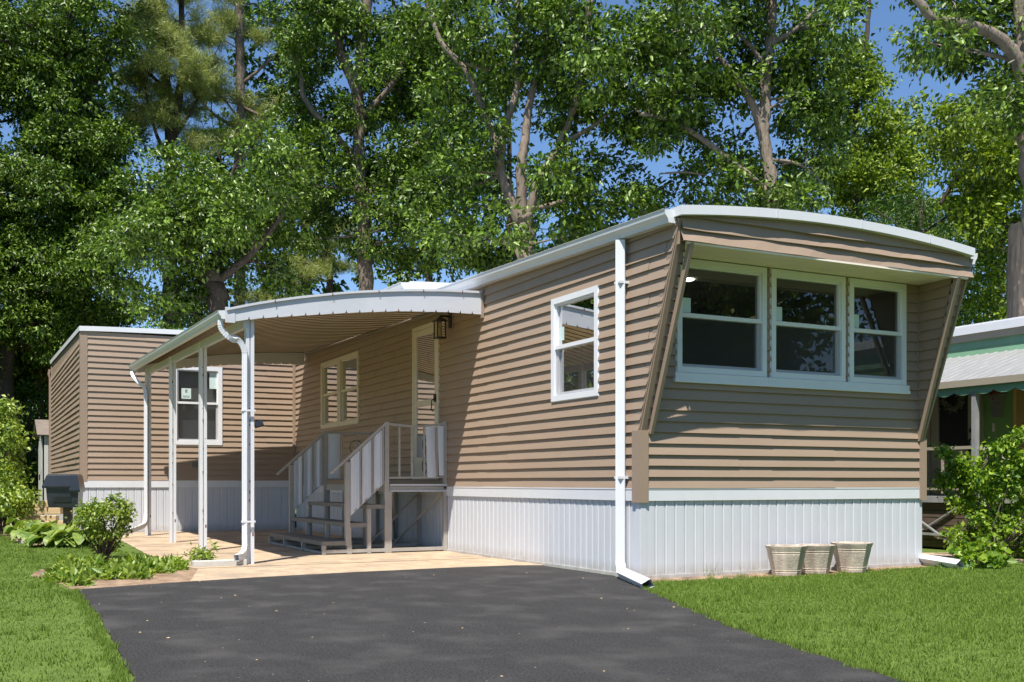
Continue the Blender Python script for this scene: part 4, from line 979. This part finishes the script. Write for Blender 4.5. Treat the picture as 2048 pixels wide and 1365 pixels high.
def clump_leaves(cens, rad, nspray, nleaf, L, Wd, flat=.75, spray=.125, rng=RNG):
    nc = len(cens); rad = np.broadcast_to(rad, (nc,))
    d = unit(rng.normal(size=(nc, nspray, 3))); rr = rng.uniform(.25, 1, (nc, nspray, 1))**.5
    sp = cens[:, None]+d*rr*rad[:, None, None]*np.array([1, 1, flat]); out = unit(d+np.array([0, 0, -.1])+rng.normal(size=d.shape)*.35)
    P = sp[:, :, None]+rng.normal(size=(nc, nspray, nleaf, 3))*spray*np.array([1, 1, .6])
    T = unit(out[:, :, None]+rng.normal(size=P.shape)*.75+np.array([0, 0, -.35])); N_ = unit(rng.normal(size=P.shape)*.8+np.array([-.15, -.2, .8]))
    P = P.reshape(-1, 3); T = T.reshape(-1, 3); N_ = N_.reshape(-1, 3); s = rng.uniform(.5, 1.4, len(P))
    return leaves_np(P, T, N_, L*s, Wd*s)
def tuft_needles(cens, n, L, wd, rng=RNG):
    nc = len(cens); ax = unit(rng.normal(size=(nc, 1, 3))*.8+np.array([0, 0, .7])); T = unit(ax+rng.normal(size=(nc, n, 3))*.55); C = cens[:, None]+rng.normal(size=(nc, n, 3))*L*.35
    Sd = unit(np.cross(T, rng.normal(size=T.shape)))*wd/2; V = np.stack([C-Sd, C+Sd, C+T*L*rng.uniform(.7, 1.1, (nc, n, 1))], 2).reshape(-1, 3)
    return V, np.arange(len(V)).reshape(-1, 3)
def smooth_path(pts, n=5): return curve(pts, n)
TREE_GROUP = 'trees behind the homes'
def tree(label, d, limbs, crown, leaf='leafA', bark='bark', L=.112, Wd=.058, k=1.0, rc=(.38, .72), kind='oak', name='oak_tree', group=TREE_GROUP, dj=1.6, nsp=18, nlf=30, twigs=True, ground=True, cb=.25):
    px2m = d/FPX
    p0 = limbs[0][0][0]; base = at(p0[0], HYP+CAM[2]*FPX/d, d)
    root = empty(name, (base[0], base[1], 0), label, 'tree', group)
    g = MB(); nodes = []; rr = random.Random(int(d*100)+len(label))
    for li, (pts, r0, r1) in enumerate(limbs):
        off = 0; P = []; dv = rr.uniform(-1, 1)*.006*d
        for j, (x, y) in enumerate(pts):
            if li > 0 and j > 0: off += dv*rr.uniform(.4, 1.6)
            P.append(at(x, y, d+off))
        if li == 0 and ground: P = [(base[0], base[1], -.1)]+P
        Q = smooth_path(P, 6); n = len(Q)
        Q = [q+Vector((rr.gauss(0, 1), rr.gauss(0, 1), 0))*(r1*px2m*.18) for q in Q]
        R_ = [(r0+(r1-r0)*(i/(n-1))**.8)*px2m*(1+.07*rr.uniform(-1, 1)) for i in range(n)]
        if li == 0 and ground: R_[0] *= 1.35
        g.tube(Q, R_, 10); nodes += [(q, r) for q, r in zip(Q, R_)]
    C = []
    for (x, y, rx, ry, *kk) in crown:
        rx = max(rx-.18*rc[1]/px2m, rx*.6); ry = max(ry-.22*rc[1]/px2m, ry*.55)
        kd = kk[0] if kk else 1.0; area = pi*rx*ry*px2m*px2m; rm = (rc[0]+rc[1])/2; cnt = max(2, int(area/(pi*rm*rm)*4.1*k*kd))
        for i in range(cnt):
            a = rr.uniform(0, 2*pi); q = math.sqrt(rr.uniform(0, 1)); C.append(at(x+rx*q*cos(a), y+ry*q*sin(a), d+cb+rr.gauss(0, 1)*dj*.6))
    C = np.array(C); rad = RNG.uniform(rc[0], rc[1], len(C))
    NP = np.array([tuple(q) for q, r in nodes]); 
    if twigs:
        for i, c in enumerate(C):
            dd = np.linalg.norm(NP-c, axis=1)+.35*np.maximum(0, NP[:, 2]-c[2]); j = int(dd.argmin()); q, r = nodes[j]
            if dd[j] > 4.5: continue
            m_ = (Vector(c)+q)/2+Vector((rr.uniform(-.2, .2), rr.uniform(-.2, .2), rr.uniform(-.05, .3))); r_ = min(r*.45, .012+.012*dd[j])
            g.tube([q, m_, Vector(c)], [r_, r_*.7, r_*.35], 5, cap=False)
    g.build('trunk', M[bark], root, smooth=True)
    if kind == 'oak': V, F = clump_leaves(C, rad, nsp, nlf, L, Wd)
    else:
        nt = 26; cc = (C[:, None]+unit(RNG.normal(size=(len(C), nt, 3)))*RNG.uniform(.2, 1, (len(C), nt, 1))*rad[:, None, None]*np.array([1, 1, .45])).reshape(-1, 3); V, F = tuft_needles(cc, 30, L, Wd)
    npmesh('crown', V, F, M[leaf], root)
    return root

# far wood: one mass behind everything
def wood(name, label, d0, d1, xr, ztop_, ncl, leaf, seed):
    rg = np.random.default_rng(seed); C = []
    while len(C) < ncl:
        d = rg.uniform(d0, d1); px = rg.uniform(*xr); h = ztop_*(.6+.4*math.sin(px*.013+seed)*math.sin(px*.031+2*seed)); z = rg.uniform(0, 1)**.8*max(h, 1.5)
        x, y, _ = at(px, 966, d); C.append((x, y, z+.3))
    C = np.array(C); V, F = clump_leaves(C, rg.uniform(.7, 1.3, len(C)), 12, 13, .26, .17, spray=.3, rng=rg)
    o = npmesh(name, V, F, M[leaf]); tag(o, label, 'woodland', kind='stuff')
wood('far_woodland', 'dense green woodland mass far behind the homes', 38, 52, (-350, 2400), 8.5, 1500, 'leafB', 3)

# ---- the trees one can tell apart (x, y in photo pixels at a real distance)
tree('tall dark green broadleaf tree filling the left edge behind the rear of the home', 29,
     [([(14, 700), (35, 520), (80, 300), (130, 80), (150, -60)], 17, 8), ([(40, 480), (30, 380), (-30, 250)], 10, 4), ([(90, 330), (160, 230), (210, 120)], 9, 4), ([(35, 540), (120, 470), (190, 380)], 8, 3)],
     [(90, 60, 200, 130), (60, 230, 190, 130), (200, 330, 80, 110, .8), (70, 420, 200, 120), (190, 500, 90, 90), (50, 570, 180, 110), (170, 650, 110, 60), (20, 700, 120, 60), (-80, 300, 100, 300, .6), (120, -90, 200, 90, .7), (150, 250, 90, 90), (100, 380, 160, 80), (60, 480, 120, 80), (130, 580, 120, 60)], 'leafA', 'barkdk')
tree('tall olive green pine with twin dark trunks left of the centre', 31,
     [([(338, 640), (340, 420), (340, 310), (330, 150), (322, 20), (325, -80)], 15, 7), ([(340, 310), (358, 200), (366, 90), (360, -40)], 10, 5), ([(336, 330), (310, 260), (290, 180)], 5, 2), ([(345, 280), (395, 200), (420, 130)], 5, 2), ([(335, 180), (280, 130), (250, 90)], 4, 2)],
     [(330, 60, 100, 70), (300, 150, 60, 50), (390, 140, 70, 45), (330, 230, 90, 40), (400, 260, 50, 40, .7), (270, 210, 40, 40, .7), (370, -50, 90, 60), (280, 60, 50, 40), (440, 60, 40, 40, .6), (350, 180, 100, 60), (290, 250, 60, 50), (380, 300, 60, 30), (360, 90, 90, 50)], 'needle', 'barkdk', L=.20, Wd=.013, kind='pine', name='pine_tree', rc=(.4, .75), k=1.5)
tree('slender pine with pale straight trunk and sky gaps right of the twin trunk pine', 33,
     [([(480, 640), (478, 420), (476, 300), (482, 180), (478, 60), (486, -80)], 12, 8), ([(480, 170), (530, 130), (570, 90)], 4, 2), ([(478, 260), (430, 230), (400, 200)], 4, 2), ([(478, 210), (520, 230), (560, 240)], 4, 2)],
     [(500, 60, 60, 40, .7), (540, 190, 50, 35, .7), (440, 190, 40, 30, .8), (460, 270, 70, 35), (430, 110, 40, 30, .6), (530, 260, 40, 25, .8), (490, -30, 80, 50), (450, 60, 60, 40), (420, 160, 50, 40), (500, 220, 60, 30)], 'needle', 'bark', L=.20, Wd=.013, kind='pine', name='pine_tree', rc=(.35, .7), k=1.4)
tree('low pine growing between the white awning and the mid green oaks', 33,
     [([(660, 600), (655, 500), (650, 380)], 9, 4), ([(655, 520), (600, 480), (560, 470)], 3, 2), ([(655, 500), (720, 460)], 3, 2)],
     [(640, 520, 90, 45), (600, 560, 60, 30), (700, 480, 70, 40, .8), (620, 430, 60, 40, .7), (560, 600, 70, 22), (480, 585, 80, 20, .6)], 'needle', 'barkdk', L=.18, Wd=.012, kind='pine', name='pine_tree', rc=(.4, .7), k=1.3)
tree('round glossy leaved oak with low forking trunk above the awning', 23,
     [([(436, 660), (430, 570), (425, 540)], 23, 17), ([(440, 560), (500, 510), (550, 450), (575, 400), (580, 350)], 9, 2), ([(425, 545), (380, 510), (340, 470), (310, 400)], 10, 3), ([(430, 540), (440, 470), (450, 400), (470, 330)], 8, 3)],
     [(330, 400, 100, 85), (450, 350, 110, 60), (540, 300, 70, 55), (400, 470, 150, 70), (290, 470, 70, 70), (520, 400, 60, 60), (350, 550, 90, 50, .7), (470, 540, 40, 40, .4), (560, 560, 40, 40, .4), (280, 580, 60, 50, .6), (420, 420, 110, 60), (490, 450, 60, 50), (360, 620, 110, 30, .5), (240, 520, 60, 60), (560, 400, 60, 60), (590, 340, 40, 40), (520, 470, 50, 40)], 'leafD', 'barkdk', name='oak_tree')
tree('tall oak with straight grey trunk standing behind the middle of the awning', 25,
     [([(731, 600), (730, 470), (722, 330), (718, 180), (733, 20), (735, -80)], 17, 9), ([(718, 190), (685, 110), (650, 20), (625, -60)], 13, 8), ([(722, 330), (660, 260), (610, 200), (600, 150), (570, 60)], 8, 3), ([(720, 240), (790, 160), (830, 60)], 8, 3), ([(725, 400), (800, 330), (850, 260)], 6, 3)],
     [(620, 120, 70, 90, .7), (760, 80, 90, 90), (650, 30, 80, 60), (640, 260, 60, 60), (700, 330, 60, 60), (810, 230, 70, 90), (660, 380, 80, 50), (800, 400, 90, 80), (600, 340, 50, 60, .8), (850, 90, 60, 80), (850, 500, 90, 50, .8), (790, 490, 60, 50), (680, 200, 60, 50, .8), (720, -60, 160, 60), (760, 330, 70, 70), (700, 260, 60, 50), (830, 320, 70, 60), (640, 450, 70, 50), (750, 430, 50, 50, .8), (560, 80, 60, 90, .8), (560, 260, 50, 60, .7), (900, 330, 40, 60), (720, 500, 60, 35, .6), (880, 160, 50, 80)], 'leafA', 'bark', cb=.4)
tree('large many stemmed oak with pale branching limbs behind the middle of the home', 20,
     [([(1049, 560), (1048, 480), (1046, 430)], 20, 17), ([(1040, 450), (1003, 350), (988, 280), (960, 200), (930, 140), (880, 80), (850, -20)], 12, 4), ([(1000, 335), (1012, 250), (1035, 170), (1030, 90), (1042, -40)], 9, 5), ([(1046, 440), (1042, 340), (1052, 270), (1060, 200), (1085, 120), (1105, 0)], 12, 5), ([(1052, 450), (1078, 360), (1120, 290), (1150, 200), (1170, 90), (1180, 0)], 10, 5), ([(1118, 290), (1190, 250), (1250, 195)], 6, 2), ([(975, 140), (940, 130), (905, 110)], 4, 2), ([(1065, 420), (1150, 400), (1230, 410), (1300, 430)], 5, 2)],
     [(930, 40, 90, 70), (1050, 20, 110, 60), (1170, 60, 110, 80), (890, 180, 60, 80), (1230, 180, 80, 70), (1080, 150, 60, 60, .6), (1190, 310, 60, 50), (910, 320, 60, 70), (940, 440, 70, 60), (1090, 380, 40, 60, .5), (1130, 460, 80, 35), (1010, 150, 30, 60, .5), (1240, 410, 90, 30, .45), (1180, 490, 60, 18, .6), (960, 250, 30, 40, .5), (1100, 240, 50, 50, .6), (1290, 400, 40, 20, .3), (980, 500, 50, 25), (1060, -70, 200, 60), (1240, 90, 60, 60), (1000, 100, 70, 60), (870, 60, 60, 70), (1150, 220, 60, 50, .7), (880, 400, 60, 60), (1000, 440, 40, 50, .6), (1130, 400, 60, 35, .7), (920, 500, 70, 30)], 'leafA', 'barkpale', cb=.45)
tree('tall oak with one straight pale trunk rising above the front roof edge', 19,
     [([(1547, 440), (1543, 370), (1528, 265), (1530, 200), (1540, 80), (1548, -80)], 17, 9), ([(1546, 400), (1490, 345), (1420, 290), (1350, 245), (1280, 228)], 9, 4), ([(1525, 270), (1505, 210), (1475, 160), (1435, 110), (1400, 40)], 10, 4), ([(1530, 130), (1490, 80), (1450, 50)], 6, 3), ([(1538, 90), (1590, 60), (1640, 10)], 7, 3), ([(1410, 350), (1370, 345), (1320, 348)], 3, 1.5), ([(1535, 320), (1600, 330), (1660, 380)], 4, 2)],
     [(1330, 60, 80, 70), (1420, 70, 70, 60), (1330, 180, 80, 60), (1420, 200, 70, 60), (1600, 100, 80, 80), (1490, 30, 80, 50), (1640, 200, 70, 60), (1450, 290, 60, 35), (1330, 270, 60, 35, .9), (1600, 260, 40, 50, .8), (1640, 310, 60, 50), (1480, 390, 60, 25, .8), (1410, 370, 50, 25, .7), (1480, 170, 35, 40, .6), (1700, 40, 70, 60, .7), (1600, 400, 50, 20, .6), (1560, 360, 25, 30, .4), (1470, -70, 220, 60), (1380, 120, 90, 60), (1290, 120, 60, 80), (1480, 110, 50, 60, .7), (1270, 220, 60, 50), (1590, 180, 50, 60, .8), (1370, 230, 70, 40), (1660, 110, 50, 60, .8)], 'leafA', 'barkpale', cb=.45)
tree('slim tree with thin dark trunk right of the straight pale trunk', 27,
     [([(1712, 520), (1712, 400), (1712, 280), (1716, 160), (1735, 60), (1740, -40)], 9, 4), ([(1712, 260), (1680, 190), (1650, 150)], 4, 2), ([(1713, 330), (1770, 290), (1810, 250)], 4, 2)],
     [(1730, 110, 60, 70, .8), (1700, 230, 60, 60), (1780, 270, 60, 50), (1740, 350, 70, 50), (1820, 320, 50, 50), (1690, 320, 50, 50), (1660, 390, 60, 30, .7), (1800, 400, 80, 40), (1740, 440, 80, 25), (1690, 150, 50, 60, .8), (1740, 200, 50, 50, .8), (1720, 290, 60, 50), (1790, 340, 60, 50)], 'leafC', 'barkdk')
tree('big oak whose pale lichened limb crosses the top right corner', 15,
     [([(2072, 600), (2066, 400), (2056, 220), (2050, 130), (2040, -80)], 24, 15), ([(2056, 200), (2035, 120), (1990, 72), (1930, 48), (1870, 40), (1825, -10)], 15, 8), ([(2060, 130), (1960, 105), (1900, 95), (1850, 85)], 5, 2), ([(1930, 48), (1925, 70)], 7, 4)],
     [(1930, 10, 80, 40), (1990, 30, 60, 40, .8), (2030, 180, 50, 60), (1930, 100, 70, 30, .7), (1850, 90, 40, 30, .6), (1990, 160, 60, 40), (2060, 60, 60, 60), (1870, -40, 120, 40), (2000, -40, 120, 50)], 'leafA', 'barkpale', rc=(.3, .55), L=.095, Wd=.05, dj=.8, cb=.4)
tree('leafy tree with dark slanting limbs behind the green house roof', 22,
     [([(2110, 640), (2100, 450), (2080, 300)], 14, 9), ([(2090, 300), (2010, 300), (1950, 325), (1905, 370), (1880, 410)], 8, 4), ([(2040, 295), (1970, 260), (1920, 270), (1900, 330)], 5, 2), ([(2090, 420), (2000, 460), (1940, 500)], 6, 3)],
     [(1930, 240, 60, 50), (2000, 230, 60, 50), (1960, 330, 70, 40), (2010, 400, 60, 60), (1930, 420, 50, 40, .8), (1990, 500, 70, 50), (1960, 570, 60, 40), (1860, 250, 30, 25, .6), (2050, 330, 50, 60), (1960, 280, 80, 50), (1900, 300, 50, 40), (1960, 440, 80, 50), (2020, 460, 50, 60)], 'leafC', 'barkdk')
tree('dark feathery pine just behind the right end of the front roof', 24,
     [([(1840, 700), (1840, 520), (1842, 420)], 9, 3), ([(1840, 480), (1780, 440), (1750, 420)], 3, 1.5), ([(1840, 470), (1900, 430), (1930, 420)], 3, 1.5)],
     [(1840, 430, 70, 40), (1890, 470, 60, 40), (1790, 440, 50, 25), (1920, 560, 50, 60, .7), (1930, 620, 60, 40, .7)], 'leafB', 'barkdk', L=.14, Wd=.02, name='pine_tree', rc=(.4, .65))
# cut trunk by the right edge
x, y, _ = at(2038, 640, 17); sp_ = empty('tree_stump', (x, y, 0), 'tall pale cut trunk with rough bark at the right edge behind the green house', 'tree stump')
g = MB(); N_s = 26; rows_ = []
for k in range(46):
    t = k/45; yy = 1100-t*652; cx_s = 2040-5*math.sin(t*3); c = Vector(at(cx_s, yy, 17)); R0 = .185-.03*t+(.012 if t > .85 else 0); R0 *= 1 if k < 45 else .8
    rows_.append([(c.x+R0*(1+.10*math.sin(j*2.9+k*.35)*hsh(j, k//3)+.07*(hsh(j, k//4, 3)-.5))*cos(2*pi*j/N_s), c.y+R0*(1+.10*math.sin(j*2.9+k*.35)*hsh(j, k//3)+.07*(hsh(j, k//4, 3)-.5))*sin(2*pi*j/N_s), c.z+(.05*(hsh(j//3, 9)-.5) if k > 43 else 0)) for j in range(N_s)])
for p_, q_ in zip(rows_, rows_[1:]):
    for j in range(N_s): k = (j+1) % N_s; g.face([p_[j], p_[k], q_[k], q_[j]])
g.face(rows_[-1]); g.build('trunk', M['barkstump'], sp_)
# trees in the middle distance that close the gaps
rt = random.Random(5)
for i, (px, d, sc, lf) in enumerate(((-60, 34, 1., 'leafB'), (180, 36, 1., 'leafA'), (430, 38, .8, 'leafA'), (610, 35, 1., 'leafB'), (860, 34, 1., 'leafA'), (1010, 37, .85, 'leafB'), (1330, 38, .5, 'leafB'), (1480, 39, .6, 'leafA'), (1800, 36, .64, 'leafC'), (1990, 34, .9, 'leafC'))):
    top = 966-sc*950; cr = []
    for j in range(6): cr.append((px+rt.uniform(-60, 60), top+60+j*(820*sc-250)/5+rt.uniform(-20, 20), rt.uniform(75, 115), rt.uniform(60, 85), 1.0))
    labs = ['broad dark tree far behind at the left frame edge', 'mid green tree far behind the rear side wall of the home', 'loose green tree far behind the round glossy oak', 'dark tree far behind the left half of the awning', 'mid green tree far behind the right half of the awning', 'dark tree far behind the many stemmed oak', 'small dark tree far behind the middle of the roof line', 'small green tree far behind the straight pale trunk', 'bright green tree far behind the right end of the front roof', 'bright green tree far behind the green house']
    tree(labs[i], d, [([(px, 700), (px+rt.uniform(-15, 15), 500 if sc > .7 else 560), (px+rt.uniform(-20, 20), top+60)], 12, 4)], cr, lf, 'barkdk', L=.2, Wd=.13, rc=(.7, 1.2), nsp=13, nlf=14, group='trees in the wood far behind the homes')
# trees across the street, seen only mirrored in the window glass
for i, (x, y, h_) in enumerate(((9.5, -20, 10), (16.3, -19.5, 12), (4, -25, 10), (25, -20, 4.5), (13.0, -17.5, 10.5), (-13, 19, 10), (-16, 13, 9), (-11.5, 27, 12))):
    root = empty('oak_tree', (x, y, 0), ['oak across the street nearest the driveway, mirrored in the front windows', 'tallest oak across the street, mirrored in the front windows', 'oak across the street behind the driveway', 'lowest oak across the street, farthest right', 'oak across the street beside the lowest one', 'oak left of the driveway, mirrored in the narrow side window', 'oak left of the driveway nearest the road', 'tallest oak far back left of the home, outside the picture'][i], 'tree', 'trees across the street')
    g = MB(); g.tube([(x, y, -.1), (x+.2, y, h_*.4), (x, y+.2, h_*.8)], [.3, .2, .08], 8); g.build('trunk', M['barkdk'], root)
    C = np.array([(x+RNG.normal()*2.0, y+RNG.normal()*2.0, h_*RNG.uniform(.15, 1)) for _ in range(170)]); V, F = clump_leaves(C, RNG.uniform(.7, 1.2, 170), 12, 12, .24, .16, spray=.3); npmesh('crown', V, F, M['leafC'], root)

# ------------------------------------------------------------------ low plants
def shrub(name, label, base, stems, cl, leaf, L, Wd, stemr=.008, nsp=8, nlf=9, spray=.05, m='barkdk', group=None, cat='shrub'):
    root = empty(name, base, label, cat, group); g = MB()
    for p, q, r in stems: 
        m_ = (Vector(p)+Vector(q))/2+Vector((RNG.normal()*.03, RNG.normal()*.03, .04)); g.tube([p, m_, q], [r, r*.8, r*.5], 6, cap=False)
    g.build('stem', M[m], root)
    C = np.array([c[:3] for c in cl]); rd = np.array([c[3] for c in cl]); V, F = clump_leaves(C, rd, nsp, nlf, L, Wd, flat=.9, spray=spray); npmesh('foliage', V, F, M[leaf], root); return root
# young boxwood-like shrub in the left bed
bx0 = Vector(at(207, 1118, 12.2)); bx0.z = 0
cl = []; stems = []
for i in range(64):
    t = RNG.uniform(0, 1)**.7; a = RNG.uniform(0, 2*pi); r = (.07+.22*math.sin(min(t*1.25, 1)*pi*.55))*math.sqrt(RNG.uniform(.15, 1)); z = .10+.50*t
    c = (bx0.x+r*cos(a), bx0.y+r*sin(a), z, .05+.035*RNG.uniform()); cl.append(c)
    if i % 2 == 0: stems.append(((bx0.x+.03*cos(a), bx0.y+.03*sin(a), .0), c[:3], .007))
for dx, zz in ((-.24, .60), (.05, .66), (.15, .72), (.27, .60), (-.12, .64), (.22, .66)):
    for k in range(3): cl.append((bx0.x+dx*FY, bx0.y-dx*FX, zz-.05*k, .04))
shrub('shrub', 'upright small leaved shrub standing in the flower bed left of the patio', tuple(bx0), stems, cl, 'shrub', .040, .024, nsp=6, nlf=8, spray=.03)
# big loose shrub at the right
s0 = Vector(at(1975, 1122, 12.0)); s0.z = 0; cl = []; stems = []
blobs = [(1955, 960, 55, 60), (2010, 1000, 70, 60), (1960, 1050, 60, 50), (2030, 1060, 60, 50), (2060, 960, 60, 60), (1990, 930, 60, 35), (1930, 990, 45, 50), (2080, 1020, 50, 70), (2000, 1090, 60, 25)]
for (px, py, rx, ry) in blobs:
    for i in range(int(rx*ry/(620 if py < 1000 else 230))):
        a = RNG.uniform(0, 2*pi); q = math.sqrt(RNG.uniform(0, 1)); c = at(px+rx*q*cos(a), py+ry*q*sin(a), 12.2+RNG.normal()*.28); cl.append((*c, RNG.uniform(.05, .09)))
        if i % 3 == 0: stems.append(((s0.x+RNG.normal()*.08, s0.y+RNG.normal()*.08, 0), c, .009))
def sprig(pts, d0, n, rr=.05):
    rr *= .6; n = int(n*.85)
    P = smooth_path([at(x, y, d0) for x, y in pts], 5); 
    for p, q in zip(P, P[1:]): stems.append((tuple(p), tuple(q), .006))
    for i in range(n): p = P[int(RNG.uniform(0, len(P)-.01))]; cl.append((p.x+RNG.normal()*.02, p.y+RNG.normal()*.02, p.z+RNG.normal()*.02, rr))
sprig([(1950, 990), (1915, 930), (1880, 893)], 12.0, 12); sprig([(1970, 960), (2000, 910), (2035, 870)], 11.9, 12, .06); sprig([(2010, 980), (2040, 930), (2070, 900)], 12.0, 10, .06); sprig([(1910, 1000), (1890, 960), (1872, 945)], 12.0, 6, .04); sprig([(1960, 970), (1965, 930), (1990, 900)], 11.8, 8, .05); sprig([(1990, 990), (2020, 960), (2040, 915)], 11.9, 9, .05); sprig([(1940, 1010), (1925, 975), (1900, 950)], 12.1, 9, .045)
stems.append((tuple(at(1985, 1100, 11.9)), tuple(at(2050, 1062, 11.9)), .018)); stems.append((tuple(at(1945, 1110, 11.9)), tuple(at(1985, 1075, 12)), .014))
shrub('shrub', 'large sprawling bright green shrub at the right in front of the green house porch', tuple(s0), stems, cl, 'bush', .054, .036, nsp=9, nlf=8, spray=.05, m='bark')
# maple seedling with lobed leaves in front of it
s1 = Vector(at(1960, 1138, 11.0)); s1.z = 0; cl = []; stems = []
for i in range(26):
    c = at(1955+RNG.uniform(-50, 50), 1110+RNG.uniform(-28, 22), 11.0+RNG.normal()*.1); cl.append((*c, .05)); stems.append((tuple(s1), c, .004))
shrub('seedling', 'low bright leafy seedling at the end of the right white downspout', tuple(s1), stems, cl, 'bush', .075, .065, nsp=4, nlf=4, spray=.04, cat='plant')

# hostas: broad arching leaves
def hosta(px, py, d, n, L, lab, seed):
    rg = np.random.default_rng(seed); b = Vector(at(px, py, d)); b.z = 0; root = empty('hosta', tuple(b), lab, 'plant', 'hostas around the mailbox'); g = MB()
    for i in range(n):
        a = rg.uniform(0, 2*pi); l = L*rg.uniform(.7, 1.15); tilt = rg.uniform(.5, 1.3); w_ = l*.72; hd_ = Vector((cos(a), sin(a), 0)); sd = Vector((-sin(a), cos(a), 0)); h0 = .06+.26*rg.uniform(.2, 1.)*(1.5-tilt)
        p0 = b+hd_*rg.uniform(.0, .12)+Vector((rg.normal()*.10, rg.normal()*.10, 0)); p1 = p0+hd_*l*.3+Vector((0, 0, h0)); g.tube([p0, p1], [.005, .004], 5, cap=False)
        rows = []; K = 6
        for k in range(K+1):
            t = k/K; c = p1+hd_*l*t*.85*sin(tilt+.3)+Vector((0, 0, l*(.30*t-.62*t*t)*(1.1)+.0)); ww = w_*math.sin(pi*min(1, (t*.92+.05)))**.75*.5; rows.append([c-sd*ww+Vector((0, 0, ww*.3)), c, c+sd*ww+Vector((0, 0, ww*.3))])
        for r1, r2 in zip(rows, rows[1:]): g.face([r1[0], r1[1], r2[1], r2[0]]); g.face([r1[1], r1[2], r2[2], r2[1]])
    me = g.build('leaves', M['hosta'], root, smooth=True); return root
hosta(118, 1072, 14.8, 80, .30, 'large yellow green hosta with broad leaves right in front of the mailbox', 1)
hosta(158, 1066, 14.6, 60, .28, 'broad leaved hosta between the mailbox hosta and the small upright shrub', 2)
hosta(84, 1062, 15.8, 50, .26, 'smaller hosta at the left of the mailbox post', 3)
hosta(62, 1052, 17.0, 40, .24, 'smallest pale hosta farthest left beside the landscape timbers', 4)
x, y, _ = at(158, 1030, 15.2); g = MB(); 
# one upright leaf
gg = [(x-.0, y, .25), (x+.07, y+.01, .36), (x+.03, y, .50), (x-.06, y, .38)]
# ground cover in the bed
def inb(px0, px1, py0, py1, d, n, rg):
    out = []
    for i in range(n):
        px = rg.uniform(px0, px1); py = rg.uniform(py0, py1); dd = CAM[2]*FPX/(py-HYP); out.append(at(px, py, dd))
    return np.array(out)
rg = np.random.default_rng(3)
pts = np.concatenate([inb(120, 200, 1122, 1160, 0, 500, rg), inb(170, 300, 1130, 1158, 0, 900, rg), inb(230, 350, 1126, 1146, 0, 500, rg), inb(300, 372, 1133, 1140, 0, 160, rg), inb(95, 130, 1145, 1165, 0, 120, rg), inb(130, 175, 1160, 1172, 0, 60, rg)])
pts[:, 2] = -.01; T = unit(rg.normal(size=pts.shape)*np.array([1, 1, .25])*.75+np.array([0, 0, .6])); N_ = unit(rg.normal(size=pts.shape)+np.array([0, 0, .5])); s = rg.uniform(.6, 1.2, len(pts))
s *= .75+.35*np.sin(pts[:, 0]*9)*np.sin(pts[:, 1]*7+1); V, F = leaves_np(pts, T, N_, .125*s, .042*s, .2); V2, F2 = leaves_np(pts+np.array([.02, .01, .05])*s[:, None], unit(T+rg.normal(size=T.shape)*.5+np.array([0, 0, -.3])), N_, .10*s, .045*s, .2)
tag(npmesh('ground_cover', np.concatenate([V, V2]), np.concatenate([F, F2+len(V)]), M['cover']), 'bright yellow green ground cover plants filling the bed at the driveway corner', 'ground cover', kind='stuff')
x, y, _ = at(408, 1132, 11.3); cl = [(x+RNG.normal()*.06, y+RNG.normal()*.05, .05+.12*RNG.uniform(), .035) for _ in range(16)]
shrub('weed', 'small leafy weed growing against the low concrete curb by the awning post', (x, y, 0), [((x, y, 0), c[:3], .003) for c in cl], cl, 'shrub', .06, .02, nsp=5, nlf=4, spray=.03, cat='weed')
# dry grasses along the front skirting
def drygrass(name, px, py, n, h_, m, lab):
    dd = CAM[2]*FPX/(py-HYP); x, y, _ = at(px, py, dd); xs = x+RNG.normal(size=n)*.08; ys = y+RNG.normal(size=n)*.03; V, F = blades(xs, ys, RNG.uniform(.3, 1, n)*h_, .004); tag(npmesh(name, V, F, m), lab, 'grass tuft')
drygrass('grass_tuft', 1415, 1150, 60, .20, M['grassblade'], 'thin tall grass tuft in front of the left part of the front skirting')
drygrass('grass_tuft', 1380, 1150, 40, .12, M['grassblade'], 'short grass tuft closest to the left corner of the front skirting')
drygrass('grass_tuft', 1500, 1146, 50, .12, M['needle'], 'dry grass tuft just left of the first planter')
# left edge shrubs and rusty foliage
for (px, py, d, n, rx, ry, lf, L_, lab) in (
    (-4, 895, 19.5, 60, 40, 95, 'shrub', .075, 'tall loose green shrub at the left edge in front of the shed'),
    (16, 995, 18.5, 44, 40, 30, 'shrub', .07, 'low yellow green shrub at the left edge beside the lawn'),
    (82, 722, 31, 26, 18, 45, 'rusty_leaf', .12, 'rust orange leaved small tree behind the left corner of the home'),
    (20, 740, 31, 130, 90, 60, 'leafB', .12, 'dark green shrub tree behind the tall left shrub')):
    b = at(px, py, d); cl = []; stems = []
    for i in range(n):
        a = RNG.uniform(0, 2*pi); q = math.sqrt(RNG.uniform()); c = at(px+rx*q*cos(a), py+ry*q*sin(a), d+RNG.normal()*.5); cl.append((*c, RNG.uniform(.08, .17)))
        if i % 3 == 0: stems.append(((b[0]+RNG.normal()*.15, b[1]+RNG.normal()*.15, 0), c, .014))
    shrub('shrub', lab, (b[0], b[1], 0), stems, cl, lf, L_, L_*.6, nsp=9, nlf=10, spray=.09)
